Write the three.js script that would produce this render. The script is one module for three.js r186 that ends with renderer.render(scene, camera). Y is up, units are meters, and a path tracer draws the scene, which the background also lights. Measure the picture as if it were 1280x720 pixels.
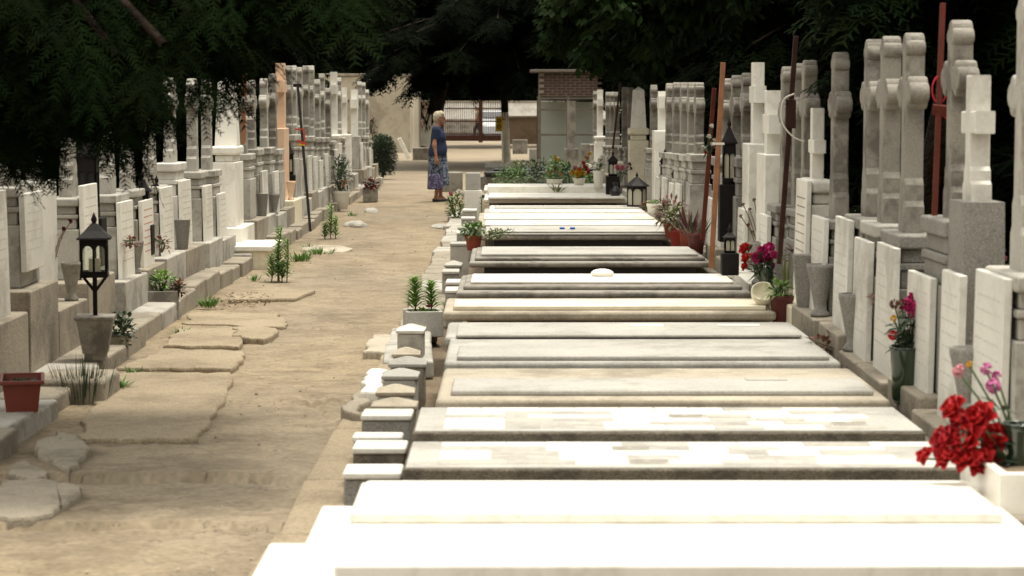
import * as THREE from 'three';
import { RoundedBoxGeometry } from 'three/addons/geometries/RoundedBoxGeometry.js';
import { mergeGeometries } from 'three/addons/utils/BufferGeometryUtils.js';
import { MarchingCubes } from 'three/addons/objects/MarchingCubes.js';

// ---------- camera, sky, sun, exposure ----------
const scene = new THREE.Scene();
const F = 2800, EYE = 1.73, HORIZON = 133;            // focal length in pixels of a 1280 x 720 frame
const camera = new THREE.PerspectiveCamera(2 * Math.atan(360 / F) * 180 / Math.PI, 16 / 9, 0.1, 600);
camera.position.set(0, EYE, 0);
camera.rotation.set(-Math.atan((360 - HORIZON) / F), -Math.atan(8 / F), 0, 'YXZ');
camera.focus = 21; camera.userData.fStop = 5;
camera.updateMatrixWorld(true);

const SKY_W = 64, SKY_H = 32, skyData = new Float32Array(SKY_W * SKY_H * 4);
for (let j = 0; j < SKY_H; j++) for (let i = 0; i < SKY_W; i++) {
  const el = ((j + 0.5) / SKY_H - 0.5) * Math.PI, s = Math.max(0, Math.sin(el)), L = 1.02 * (1 + 2 * s) / 3, o = (j * SKY_W + i) * 4;
  skyData[o] = L * 1.0; skyData[o + 1] = L * 0.965; skyData[o + 2] = L * 0.875; skyData[o + 3] = 1;
}
const sky = new THREE.DataTexture(skyData, SKY_W, SKY_H, THREE.RGBAFormat, THREE.FloatType);
sky.mapping = THREE.EquirectangularReflectionMapping; sky.magFilter = THREE.LinearFilter; sky.needsUpdate = true;
scene.background = sky; scene.environment = sky;

const sun = new THREE.DirectionalLight(new THREE.Color(1, 0.94, 0.82), 1.15);
sun.position.set(8, 34, -19); sun.target.position.set(0, 0, -16); sun.shadow.radius = 26;
sun.castShadow = true;
Object.assign(sun.shadow.camera, { left: -40, right: 40, top: 60, bottom: -60, near: 1, far: 120 });
sun.shadow.mapSize.set(2048, 2048);
scene.add(sun, sun.target);

const renderer = new THREE.WebGLRenderer({ antialias: true });
renderer.toneMapping = THREE.LinearToneMapping;
renderer.toneMappingExposure = 2.95;
renderer.shadowMap.enabled = true;

// ---------- helpers ----------
let seedState = 7;
const rnd = () => { seedState = (seedState + 0x6d2b79f5) | 0; let t = Math.imul(seedState ^ (seedState >>> 15), 1 | seedState); t = (t + Math.imul(t ^ (t >>> 7), 61 | t)) ^ t; return ((t ^ (t >>> 14)) >>> 0) / 4294967296; };
const rr = (a, b) => a + (b - a) * rnd();
const V = (x, y, z) => new THREE.Vector3(x, y, z);
const clamp = (x, a, b) => Math.min(b, Math.max(a, x));
const smooth = (a, b, x) => { const t = clamp((x - a) / (b - a), 0, 1); return t * t * (3 - 2 * t); };
const lerp = (a, b, t) => a + (b - a) * t;
// a pixel of the photograph gives a direction; the distance comes from the ground, a row of stones or a known depth
const ray = (u, v) => V((u - 640) / F, -(v - 360) / F, -1).applyQuaternion(camera.quaternion);
const atY = (u, v, y) => { const d = ray(u, v), t = (y - EYE) / d.y; return V(d.x * t, y, d.z * t); };
const atX = (u, v, x) => { const d = ray(u, v), t = x / d.x; return V(x, EYE + d.y * t, d.z * t); };
const atZ = (u, v, Z) => { const d = ray(u, v), t = -Z / d.z; return V(d.x * t, EYE + d.y * t, -Z); };

const taken = new Map();
const numbered = (n) => { const k = taken.get(n) ?? 0; taken.set(n, k + 1); return k ? n + '_' + String(k).padStart(3, '0') : n; };
function tag(o, label, category, group, kind) {
  if (label) o.userData.label = label;
  if (category) o.userData.category = category;
  if (group) o.userData.group = group;
  if (kind) o.userData.kind = kind;
  return o;
}
function thing(name, label, category, pos = [0, 0, 0], turn = 0, group) {
  const g = new THREE.Group(); g.name = numbered(name); g.position.set(...(pos.isVector3 ? pos.toArray() : pos)); g.rotation.y = turn; scene.add(g);
  return tag(g, label, category, group);
}
// texture coordinates in metres, laid on by the way each face points
function uvm(g) {
  if (g.userData.uvDone) return g;
  if (g.index) g = g.toNonIndexed();
  const p = g.attributes.position, n = g.attributes.normal, uv = new Float32Array(p.count * 2), ou = rnd() * 7, ov = rnd() * 7;
  for (let i = 0; i < p.count; i += 3) {
    let nx = 0, ny = 0, nz = 0;
    for (let k = 0; k < 3; k++) { nx += Math.abs(n.getX(i + k)); ny += Math.abs(n.getY(i + k)); nz += Math.abs(n.getZ(i + k)); }
    for (let k = 0; k < 3; k++) {
      const x = p.getX(i + k), y = p.getY(i + k), z = p.getZ(i + k);
      const [a, b] = ny > nx && ny > nz ? [x, z] : nx > nz ? [z, y] : [x, y];
      uv[(i + k) * 2] = a + ou; uv[(i + k) * 2 + 1] = b + ov;
    }
  }
  g.setAttribute('uv', new THREE.BufferAttribute(uv, 2)); g.userData.uvDone = true;
  return g;
}
function mesh(name, geo, mat, parent = scene) {
  if (Array.isArray(geo)) geo = merge(geo);
  const m = new THREE.Mesh(mat.userData.plain ? geo : uvm(geo), mat);
  m.name = parent === scene ? numbered(name) : name; m.castShadow = m.receiveShadow = true; parent.add(m);
  return m;
}
function merge(list) {
  return mergeGeometries(list.map((g) => { const q = g.index ? g.toNonIndexed() : g; for (const k of Object.keys(q.attributes)) if (!['position', 'normal', 'color'].includes(k)) q.deleteAttribute(k); return q; }));
}
const box = (w, h, d, r = 0.008, x = 0, y = 0, z = 0) => { const q = Math.min(r, w / 2.2, h / 2.2, d / 2.2); return new RoundedBoxGeometry(w, h, d, 1, q).translate(x, y + h / 2, z); };   // y = its underside
const plainBox = (w, h, d, x = 0, y = 0, z = 0) => new THREE.BoxGeometry(w, h, d).translate(x, y + h / 2, z);
const lathe = (pts, seg = 20) => new THREE.LatheGeometry(pts.map(([r, y]) => new THREE.Vector2(r, y)), seg);
const tube = (pts, r, seg = 8, rad = 6) => new THREE.TubeGeometry(new THREE.CatmullRomCurve3(pts), seg, r, rad, false);
function taper(pts, radii, rad = 8) {                     // a tapering limb through points
  const g = new THREE.TubeGeometry(new THREE.CatmullRomCurve3(pts), (pts.length - 1) * 4, 1, rad, false), c = new THREE.CatmullRomCurve3(pts), p = g.attributes.position, n = (pts.length - 1) * 4;
  for (let i = 0; i <= n; i++) {
    const t = i / n, k = t * (radii.length - 1), a = Math.floor(Math.min(k, radii.length - 2)), R = lerp(radii[a], radii[a + 1], k - a), o = c.getPointAt(t);
    for (let j = 0; j <= rad; j++) { const q = i * (rad + 1) + j; p.setXYZ(q, o.x + (p.getX(q) - o.x) * R, o.y + (p.getY(q) - o.y) * R, o.z + (p.getZ(q) - o.z) * R); }
  }
  g.computeVertexNormals(); return g;
}
function rod(a, b, r0, r1 = r0, seg = 7) {
  const d = b.clone().sub(a), g = new THREE.CylinderGeometry(r1, r0, d.length(), seg);
  g.applyQuaternion(new THREE.Quaternion().setFromUnitVectors(V(0, 1, 0), d.normalize())); const m = a.clone().add(b).multiplyScalar(0.5);
  return g.translate(m.x, m.y, m.z);
}
function bar(a, b, w, d) {                                // a squared timber between two points
  const v = b.clone().sub(a), g = new RoundedBoxGeometry(w, v.length(), d, 1, Math.min(w, d) * 0.12);
  g.applyQuaternion(new THREE.Quaternion().setFromUnitVectors(V(0, 1, 0), v.normalize())); const m = a.clone().add(b).multiplyScalar(0.5);
  return g.translate(m.x, m.y, m.z);
}

// ---------- noise and materials ----------
const N = 512;
function field(cells, octaves, seed) {                    // tiling value noise, 0..1
  const out = new Float32Array(N * N); let amp = 1, sum = 0;
  for (let o = 0; o < octaves; o++, cells *= 2, amp *= 0.55) {
    const g = new Float32Array(cells * cells); let s = seed * 7919 + o * 131;
    for (let i = 0; i < g.length; i++) { s = (Math.imul(s ^ (s >>> 13), 1274126177) + i * 668265263 + 12345) | 0; g[i] = ((s ^ (s >>> 16)) >>> 0) / 4294967296; }
    for (let y = 0; y < N; y++) for (let x = 0; x < N; x++) {
      const fx = x / N * cells, fy = y / N * cells, ix = Math.floor(fx), iy = Math.floor(fy), tx = (fx - ix) ** 2 * (3 - 2 * (fx - ix)), ty = (fy - iy) ** 2 * (3 - 2 * (fy - iy));
      const a = g[iy % cells * cells + ix % cells], b = g[iy % cells * cells + (ix + 1) % cells], c = g[(iy + 1) % cells * cells + ix % cells], d = g[(iy + 1) % cells * cells + (ix + 1) % cells];
      out[y * N + x] += amp * lerp(lerp(a, b, tx), lerp(c, d, tx), ty);
    }
    sum += amp;
  }
  let lo = 1e9, hi = -1e9; for (let i = 0; i < out.length; i++) { out[i] /= sum; lo = Math.min(lo, out[i]); hi = Math.max(hi, out[i]); }
  for (let i = 0; i < out.length; i++) out[i] = (out[i] - lo) / (hi - lo);
  return out;
}
const coarse = field(4, 5, 3), coarse2 = field(5, 5, 11), medium = field(24, 4, 5), fine = field(128, 2, 9), grit = field(256, 1, 21), streak = field(3, 6, 31);
const toS = (c) => 255 * (c <= 0.0031308 ? 12.92 * c : 1.055 * c ** (1 / 2.4) - 0.055);
function texture(fn, srgb) {
  const d = new Uint8Array(N * N * 4);
  for (let y = 0, i = 0; y < N; y++) for (let x = 0; x < N; x++, i++) {
    const c = fn(i, x, y);
    for (let k = 0; k < 3; k++) d[i * 4 + k] = clamp(srgb ? toS(Math.max(0, c[k])) : c[k] * 255, 0, 255);
    d[i * 4 + 3] = 255;
  }
  const t = new THREE.DataTexture(d, N, N); t.wrapS = t.wrapT = THREE.RepeatWrapping; t.magFilter = THREE.LinearFilter; t.minFilter = THREE.LinearMipmapLinearFilter; t.generateMipmaps = true;
  if (srgb) t.colorSpace = THREE.SRGBColorSpace; t.needsUpdate = true; return t;
}
const mixC = (a, b, t) => [lerp(a[0], b[0], t), lerp(a[1], b[1], t), lerp(a[2], b[2], t)];
function mat(name, fn, bump, { size = 1, rough = 0.85, bumpScale = 0.003, ...more } = {}) {
  const m = new THREE.MeshPhysicalMaterial({ roughness: rough, ...more }); m.name = name;
  m.map = texture(fn, true); m.map.repeat.set(1 / size, 1 / size);
  if (bump) { m.bumpMap = texture((i) => { const v = bump(i); return [v, v, v]; }, false); m.bumpMap.repeat.set(1 / size, 1 / size); m.bumpScale = bumpScale; }
  return m;
}
const flat = (name, r, g, b, rough = 0.7, more = {}) => { const m = new THREE.MeshPhysicalMaterial({ color: new THREE.Color().setRGB(r, g, b), roughness: rough, ...more }); m.name = name; m.userData.plain = true; return m; };

const stone = (name, base, dark, amount, speck, size = 1.1, rough = 0.85, bs = 0.002) => mat(name, (i) => {
  const st = smooth(0.62 - amount * 0.3, 0.95 - amount * 0.25, coarse[i] * 0.7 + medium[i] * 0.3) * 0.9 * amount + (medium[i] - 0.5) * 0.16;
  const c = mixC(base, dark, clamp(st, 0, 1)), k = 1 + speck * (grit[i] - 0.5) * 2 + (fine[i] - 0.5) * 0.16 + (coarse2[i] - 0.5) * 0.22;
  return c.map((q) => q * k);
}, (i) => fine[i] * 0.6 + medium[i] * 0.4, { size, rough, bumpScale: bs });
const veined = (name, base, vein, strength, rough = 0.35) => mat(name, (i) => {
  const v = Math.pow(1 - Math.abs(coarse[i] * 2 - 1), 9) * strength + smooth(0.5, 0.9, streak[i]) * strength * 0.5;
  return mixC(base, vein, clamp(v, 0, 1)).map((q) => q * (0.96 + 0.08 * fine[i]));
}, null, { size: 1.3, rough });

const cellNoise = field(9, 5, 57), crack = (i) => clamp(Math.max(1 - Math.abs(cellNoise[i] - 0.52) / 0.006, (coarse[i] > 0.5 ? 1 : 0) * (1 - Math.abs(coarse2[i] - 0.46) / 0.004)), 0, 1);   // hairline cracks in the trodden concrete
const M = {
  marble: veined('white marble', [0.80, 0.775, 0.70], [0.52, 0.48, 0.40], 0.4),
  creamMarble: veined('cream marble', [0.76, 0.70, 0.54], [0.50, 0.42, 0.28], 0.35),
  peach: veined('peach marble', [0.76, 0.54, 0.38], [0.58, 0.36, 0.22], 0.4),
  dustyMarble: stone('dusty white marble', [0.62, 0.60, 0.54], [0.27, 0.24, 0.19], 0.5, 0.03, 1.6, 0.6),
  paleStone: stone('pale artificial stone', [0.38, 0.36, 0.315], [0.135, 0.117, 0.09], 0.65, 0.12, 1.0),
  greyStone: stone('weathered grey stone', [0.245, 0.225, 0.19], [0.06, 0.05, 0.038], 0.7, 0.18, 0.9),
  terrazzo: stone('grey terrazzo', [0.215, 0.203, 0.178], [0.095, 0.085, 0.07], 0.4, 0.5, 0.7, 0.75, 0.003),
  slabGrey: stone('grey slab stone', [0.38, 0.365, 0.33], [0.19, 0.172, 0.14], 0.5, 0.12, 1.7),
  slabTan: stone('tan slab stone', [0.40, 0.35, 0.27], [0.17, 0.14, 0.095], 0.6, 0.12, 1.7),
  pebble: stone('pebbled concrete', [0.15, 0.128, 0.095], [0.042, 0.034, 0.024], 0.7, 0.55, 0.6, 0.95, 0.006),
  concrete: stone('old concrete', [0.27, 0.235, 0.18], [0.10, 0.082, 0.058], 0.55, 0.2, 1.4, 0.95, 0.004),
  pathStone: stone('tan path concrete', [0.28, 0.225, 0.15], [0.14, 0.105, 0.065], 0.5, 0.25, 1.9, 0.95, 0.006),
  plaster: stone('stained plaster', [0.36, 0.32, 0.245], [0.17, 0.14, 0.10], 0.6, 0.06, 4, 0.95, 0.004),
  tanPlaster: stone('tan plaster', [0.25, 0.185, 0.125], [0.12, 0.085, 0.055], 0.5, 0.06, 3, 0.95, 0.004),
  path: mat('trodden path', (i) => {
    const c = mixC([0.225, 0.182, 0.126], [0.18, 0.143, 0.097], smooth(0.3, 0.7, medium[i])), d = mixC(c, [0.12, 0.09, 0.057], smooth(0.66, 0.86, coarse2[i] * 0.45 + medium[i] * 0.55) * 0.75);
    const k = (1 + (fine[i] - 0.5) * 0.34 + (grit[i] - 0.5) * 0.34) * (1 - 0.62 * crack(i));
    return d.map((q) => q * k);
  }, (i) => (medium[i] * 0.35 + fine[i] * 0.4 + grit[i] * 0.25) * (1 - crack(i)), { size: 3.7, rough: 0.97, bumpScale: 0.008, vertexColors: true }),
  earth: mat('dark earth', (i) => mixC([0.10, 0.072, 0.045], [0.19, 0.14, 0.09], coarse[i]).map((q) => q * (0.6 + 0.8 * fine[i])), (i) => medium[i] * 0.5 + fine[i] * 0.5, { size: 1.5, rough: 1, bumpScale: 0.02 }),
  yard: mat('bare yard ground', (i) => mixC([0.27, 0.22, 0.15], [0.19, 0.15, 0.10], coarse[i]).map((q) => q * (0.8 + 0.4 * fine[i])), (i) => medium[i] * 0.5 + fine[i] * 0.5, { size: 6, rough: 1, bumpScale: 0.02 }),
  asphalt: mat('asphalt', (i) => mixC([0.07, 0.07, 0.068], [0.11, 0.105, 0.10], coarse[i]).map((q) => q * (0.7 + 0.6 * grit[i])), null, { size: 3, rough: 0.95 }),
  bark: mat('bark', (i, x) => mixC([0.026, 0.019, 0.014], [0.010, 0.007, 0.005], smooth(0.3, 0.7, medium[i] * 0.5 + 0.5 * coarse[(Math.floor(i / N) >> 3) * N + x])), (i) => medium[i], { size: 0.8, rough: 1, bumpScale: 0.03 }),
  whitewash: stone('whitewash', [0.74, 0.69, 0.56], [0.40, 0.33, 0.22], 0.35, 0.08, 0.9, 0.95, 0.008),
  redWood: stone('dark red painted wood', [0.10, 0.022, 0.014], [0.035, 0.012, 0.008], 0.5, 0.1, 0.5, 0.7),
  darkWood: stone('dark brown wood', [0.045, 0.02, 0.014], [0.015, 0.008, 0.006], 0.5, 0.1, 0.5, 0.75),
  orangeWood: stone('varnished orange wood', [0.28, 0.115, 0.045], [0.15, 0.055, 0.022], 0.5, 0.08, 0.5, 0.55),
  greyWood: stone('grey weathered timber', [0.12, 0.10, 0.08], [0.045, 0.036, 0.028], 0.6, 0.1, 0.5, 0.9),
  iron: stone('black painted iron', [0.009, 0.0075, 0.0075], [0.018, 0.012, 0.010], 0.4, 0.1, 0.5, 0.55),
  rustIron: stone('rust red painted iron', [0.065, 0.028, 0.02], [0.03, 0.014, 0.01], 0.5, 0.1, 0.5, 0.8),
  graniteAndShade: stone('black granite and painted gap shade', [0.022, 0.02, 0.02], [0.012, 0.011, 0.011], 0.4, 0.3, 0.5, 0.25, 0.0003),
  terracotta: stone('terracotta', [0.24, 0.05, 0.024], [0.12, 0.028, 0.016], 0.4, 0.06, 0.5, 0.8),
  troughRed: flat('red brown plastic', 0.15, 0.027, 0.014, 0.5), redPlastic: flat('red plastic', 0.22, 0.016, 0.010, 0.45), brownPlastic: flat('dark red plastic', 0.085, 0.012, 0.010, 0.5),
  greenGlass: flat('dark green vase glass', 0.012, 0.026, 0.012, 0.12, { clearcoat: 0.5 }), whitePlastic: flat('white plastic', 0.66, 0.63, 0.54, 0.5),
  brick: stone('brick', [0.06, 0.036, 0.028], [0.03, 0.018, 0.015], 0.6, 0.1, 0.7, 0.95, 0.004),
  pane: new THREE.MeshPhysicalMaterial({ color: new THREE.Color().setRGB(0.94, 0.96, 0.94), transmission: 1, thickness: 0, roughness: 0.08, ior: 1.45 }),
  frosted: new THREE.MeshPhysicalMaterial({ color: new THREE.Color().setRGB(0.62, 0.58, 0.46), transmission: 0.35, thickness: 0, roughness: 0.6 }),
  wax: flat('candle wax', 0.62, 0.55, 0.42, 0.6),
  ink: flat('engraved lettering', 0.52, 0.50, 0.45, 0.8), darkInk: flat('dark engraved lettering', 0.2, 0.18, 0.15, 0.8), redInk: flat('red lettering', 0.45, 0.10, 0.04, 0.8),
  skin: flat('skin', 0.36, 0.175, 0.11, 0.6), navy: stone('navy knit', [0.010, 0.020, 0.056], [0.006, 0.012, 0.036], 0.4, 0.1, 0.4, 0.95),
  skirt: mat('printed skirt cloth', (i) => (Math.abs(medium[i] - 0.5) < 0.085 || fine[i] > 0.78 ? [0.27, 0.29, 0.31] : mixC([0.018, 0.03, 0.065], [0.04, 0.065, 0.12], coarse[i])), null, { size: 0.9, rough: 0.95 }),
  bagCloth: mat('purple patterned cloth', (i) => (medium[i] > 0.58 ? [0.19, 0.17, 0.28] : fine[i] > 0.62 ? [0.10, 0.08, 0.15] : [0.04, 0.032, 0.08]), null, { size: 0.5, rough: 0.9 }),
  hair: stone('pale blond hair', [0.46, 0.40, 0.29], [0.26, 0.21, 0.14], 0.5, 0.25, 0.25, 0.7, 0.006), greyHair: flat('grey hair', 0.3, 0.28, 0.26, 0.8),
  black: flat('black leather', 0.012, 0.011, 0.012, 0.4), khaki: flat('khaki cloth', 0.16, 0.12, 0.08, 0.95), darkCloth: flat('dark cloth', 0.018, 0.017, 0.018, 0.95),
};
for (const k of ['iron', 'darkWood', 'redWood', 'rustIron', 'bark']) M[k].specularIntensity = k === 'bark' ? 0.1 : 0.3;
for (const k of ['pane', 'frosted']) M[k].userData.plain = true;
const leafMat = (r, g, b, extra = {}) => flat('leaf', r, g, b, 0.75, { transmission: 0.3, thickness: 0, side: THREE.DoubleSide, ...extra });
Object.assign(M, {
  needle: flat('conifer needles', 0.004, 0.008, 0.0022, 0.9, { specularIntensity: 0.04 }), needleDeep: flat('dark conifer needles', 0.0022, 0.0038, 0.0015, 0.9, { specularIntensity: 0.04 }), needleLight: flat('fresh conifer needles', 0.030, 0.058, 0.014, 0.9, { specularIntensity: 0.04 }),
  leafGreen: leafMat(0.085, 0.175, 0.026), leafLight: leafMat(0.16, 0.28, 0.04), leafDark: leafMat(0.022, 0.046, 0.014), leafOlive: leafMat(0.12, 0.14, 0.035), leafRust: leafMat(0.13, 0.038, 0.014), leafBurgundy: leafMat(0.085, 0.022, 0.02), dryStem: flat('dry stem', 0.20, 0.15, 0.09, 0.9),
  gritStone: flat('grit', 0.34, 0.30, 0.24, 0.95),
  stem: flat('green stem', 0.06, 0.10, 0.03, 0.8),
});
const petal = (r, g, b) => flat('petal', r, g, b, 0.65, { side: THREE.DoubleSide });
Object.assign(M, { pRed: petal(0.42, 0.006, 0.008), pCrimson: petal(0.36, 0.006, 0.012), pMagenta: petal(0.46, 0.02, 0.14), pPink: petal(0.48, 0.17, 0.20), pMauve: petal(0.42, 0.10, 0.24), pWhite: petal(0.75, 0.72, 0.64), pYellow: petal(0.55, 0.31, 0.015), pOrange: petal(0.45, 0.15, 0.015), pDark: petal(0.12, 0.008, 0.010), pRust: petal(0.26, 0.06, 0.015) });

// ---------- the ground, the path and its kerbs ----------
const hash = (x, y) => { let h = Math.imul(x | 0, 374761393) + Math.imul(y | 0, 668265263) | 0; h = Math.imul(h ^ (h >>> 13), 1274126177); return ((h ^ (h >>> 16)) >>> 0) / 4294967296; };
const vn = (x, y) => { const ix = Math.floor(x), iy = Math.floor(y), tx = smooth(0, 1, x - ix), ty = smooth(0, 1, y - iy); return lerp(lerp(hash(ix, iy), hash(ix + 1, iy), tx), lerp(hash(ix, iy + 1), hash(ix + 1, iy + 1), tx), ty); };
const onGround = (u, v, y = 0) => atY(u, v, y);
function sheet(name, xs, zs, hf, material, parent = scene) {
  const p = [], uv = [], idx = [], col = [];
  zs.forEach((z, j) => xs.forEach((x, i) => { p.push(x, hf(x, z), z); uv.push(x * 0.97 + z * 0.21, z - x * 0.2); if (material.vertexColors) { const k = 0.84 + 0.34 * vn(x * 1.7 + 3, z * 0.55) + 0.18 * (vn(x * 6, z * 2.6) - 0.5), w = vn(x * 1.1 + 9, z * 0.4); col.push(k * (1 + 0.05 * w), k, k * (1 - 0.12 * w)); } if (i && j) { const a = j * xs.length + i, b = a - 1, c = a - xs.length, d = c - 1; idx.push(b, a, d, a, c, d); } }));
  const g = new THREE.BufferGeometry(); g.setAttribute('position', new THREE.Float32BufferAttribute(p, 3)); g.setAttribute('uv', new THREE.Float32BufferAttribute(uv, 2)); if (col.length) g.setAttribute('color', new THREE.Float32BufferAttribute(col, 3)); g.setIndex(idx); g.computeVertexNormals(); g.userData.uvDone = true;
  if (g.attributes.normal.getY(5) < 0) { for (let i = 0; i < idx.length; i += 3) [idx[i], idx[i + 1]] = [idx[i + 1], idx[i]]; g.setIndex(idx); g.computeVertexNormals(); }
  return mesh(name, g, material, parent);
}
const range = (a, b, n) => Array.from({ length: n + 1 }, (_, i) => a + (b - a) * i / n);
tag(sheet('ground', range(-150, 150, 60), range(60, -240, 60), () => -0.06, M.earth), 'dark bare earth under the graves and trees', 'ground', null, 'structure');
const cracks = [[[378, 497], [402, 514], [428, 536]], [[332, 402], [300, 418], [302, 436], [280, 455]], [[188, 556], [300, 552], [380, 549]], [[0, 664], [180, 668], [330, 664]], [[448, 452], [400, 462], [330, 458]]].map((l) => l.map(([u, v]) => onGround(u, v)));
function toLine(x, z, l) { let best = 9; for (let i = 0; i + 1 < l.length; i++) { const a = l[i], b = l[i + 1], dx = b.x - a.x, dz = b.z - a.z, t = clamp(((x - a.x) * dx + (z - a.z) * dz) / (dx * dx + dz * dz), 0, 1); best = Math.min(best, Math.hypot(x - a.x - dx * t, z - a.z - dz * t)); } return best; }
const pathH = (x, z) => {
  const Z = -z + (vn(x * 2.2, 7) - 0.5) * 0.16;
  let h = (vn(x * 1.1, z * 0.35) - 0.5) * 0.03 + (vn(x * 5, z * 3) - 0.5) * 0.003 + (vn(x * 18, z * 16) - 0.5) * 0.003;
  h += 0.03 * smooth(10.2, 10.22, Z) * (1 - smooth(10.35, 11.1, Z)) - 0.014 * smooth(10.1, 10.19, Z) * (1 - smooth(10.2, 10.22, Z)) + 0.02 * smooth(9.05, 9.08, Z) * (1 - smooth(9.15, 9.8, Z)) - 0.015 * smooth(9.0, 9.04, Z) * (1 - smooth(9.05, 9.07, Z)) + 0.02 * smooth(12.9, 12.93, Z) * (1 - smooth(13, 14, Z));
  h += 0.02 * smooth(-1.6, -2.4, x) * vn(z * 0.8, 5);
  if (Z < 17) for (const l of cracks) { const d = toLine(x + (vn(x * 20, z * 20) - 0.5) * 0.05, z + (vn(z * 20, x * 20) - 0.5) * 0.05, l); h -= 0.022 * (1 - smooth(0.008, 0.03, d)); }
  return h;
};
const pathZ = []; for (let Z = 5; Z < 44; Z += Math.max(0.022, Z * 0.0034)) pathZ.push(-Z); pathZ.push(-44);
const path = sheet('path', range(-3.0, -0.62, 92), pathZ, pathH, M.path);
tag(path, 'worn tan path of trodden earth and old concrete between the graves', 'path', null, 'structure');
tag(sheet('yard', range(-14, 9, 40), range(-44, -121, 80), (x, z) => (vn(x, z) - 0.5) * 0.05 - 0.012, M.yard), 'bare sandy yard between the graves and the iron gate', 'ground', null, 'structure');
tag(sheet('road', [-60, 60], [-121, -140], () => 0.0, M.asphalt), 'asphalt street outside the iron gate', 'road', null, 'structure');
tag(mesh('pavement', [box(60, 0.1, 1.8, 0.02, 0, -0.02, -116.5)], M.concrete), 'pale raised threshold at the foot of the gate', 'pavement', null, 'structure');

// irregular pieces: stone slabs lying on the path
function slabShape(pts, y, thick, seed = 1) {             // pts: pixels on the ground
  const w = pts.map(([u, v]) => onGround(u, v, y)), out = [];
  w.forEach((a, i) => { const b = w[(i + 1) % w.length]; for (let k = 0; k < 9; k++) { const t = k / 9, x = lerp(a.x, b.x, t), z = lerp(a.z, b.z, t); out.push(new THREE.Vector2(x + (vn(x * 9 + seed, z * 9) - 0.5) * 0.07 + (vn(x * 40, z * 40 + seed) - 0.5) * 0.03, -z + (vn(z * 9, x * 9 + seed) - 0.5) * 0.12 + (vn(z * 40, x * 40) - 0.5) * 0.05)); } });
  const g = new THREE.ExtrudeGeometry(new THREE.Shape(out), { depth: thick, bevelEnabled: true, bevelSize: 0.014, bevelThickness: 0.016, bevelSegments: 2 });
  return g.rotateX(-Math.PI / 2).translate(0, y - thick - 0.016, 0);
}
const slabs = [
  [[[104, 545], [160, 549], [244, 547], [264, 520], [290, 466], [150, 466], [120, 500]], 0.036],
  [[[150, 460], [292, 459], [303, 438], [206, 437]], 0.034], [[[210, 431], [304, 432], [298, 410], [225, 410]], 0.032],
  [[[232, 404], [352, 408], [360, 400], [340, 392], [240, 390]], 0.03], [[[297, 418], [330, 424], [350, 413], [332, 407], [296, 409]], 0.045],
  [[[0, 643], [44, 642], [82, 630], [106, 607], [60, 599], [0, 600]], 0.05], [[[47, 556], [88, 585], [112, 556], [75, 538]], 0.06], [[[16, 590], [50, 596], [62, 588], [22, 574]], 0.05],
  [[[286, 374], [370, 372], [390, 362], [300, 361]], 0.035],
];
for (const [k, [pts, y]] of slabs.entries()) mesh('slab', slabShape(pts, y, 0.09, k), [5, 6, 7].includes(k) ? M.concrete : M.pathStone, path);
// kerb along the dark row
const kerb = new THREE.Group(); kerb.name = 'kerb'; scene.add(kerb); tag(kerb, 'low kerb of uneven concrete blocks along the path', 'kerb', null, 'structure');
const kerbX = (Z) => Z < 17 ? lerp(-2.42, -2.66, clamp((Z - 10) / 7, 0, 1)) : -2.66 - 0.004 * (Z - 17);
for (let Z = 9.6; Z < 50;) {
  const L = rr(0.7, 1.25), h = Z < 15 ? 0.12 : rr(0.13, 0.19), w = Z < 15 ? 0.36 : rr(0.26, 0.34); if (Z > 24.2 && Z < 25.4) { Z += 1.0; continue; }
  const b = mesh('kerb_stone', box(w, h + 0.1, L - 0.025, 0.022), rnd() < 0.3 ? M.paleStone : M.concrete, kerb);
  b.position.set(kerbX(Z + L / 2) - w / 2 + rr(-0.02, 0.02), -0.1, -Z - L / 2); b.rotation.set(rr(-0.012, 0.012), rr(-0.025, 0.025), rr(-0.02, 0.02)); Z += L;
}
for (const [a, b] of [[9.5, 24], [24, 38], [38, 50]]) mesh('fill', plainBox(1.1, 0.16, b - a, -3.42, -0.06, -(a + b) / 2), M.concrete, kerb);
const edging = new THREE.Group(); edging.name = 'kerb'; edging.name = numbered('edging'); scene.add(edging); tag(edging, 'flush concrete edging strip between the path and the foot stones', 'kerb', null, 'structure');
for (let Z = 6.2, k = 0; Z < 14.6; k++) { const L = rr(1.1, 1.7), b = mesh('edging_stone', box(0.24, 0.1, L - 0.02, 0.015), M.pathStone, edging); b.position.set(-0.80 + rr(-0.02, 0.02) + 0.012 * (Z - 8), -0.055, -Z - L / 2); b.rotation.y = rr(-0.03, 0.03); Z += L; }
for (let Z = 14.6; Z < 36;) { const L = rr(0.7, 1.2), w = rr(0.22, 0.34), b = mesh('edging_stone', box(w, 0.12, L - 0.03, 0.02), rnd() < 0.5 ? M.paleStone : M.concrete, edging); b.position.set(-0.68 + rr(-0.04, 0.03), -0.055, -Z - L / 2); b.rotation.y = rr(-0.05, 0.05); Z += L; }

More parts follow.
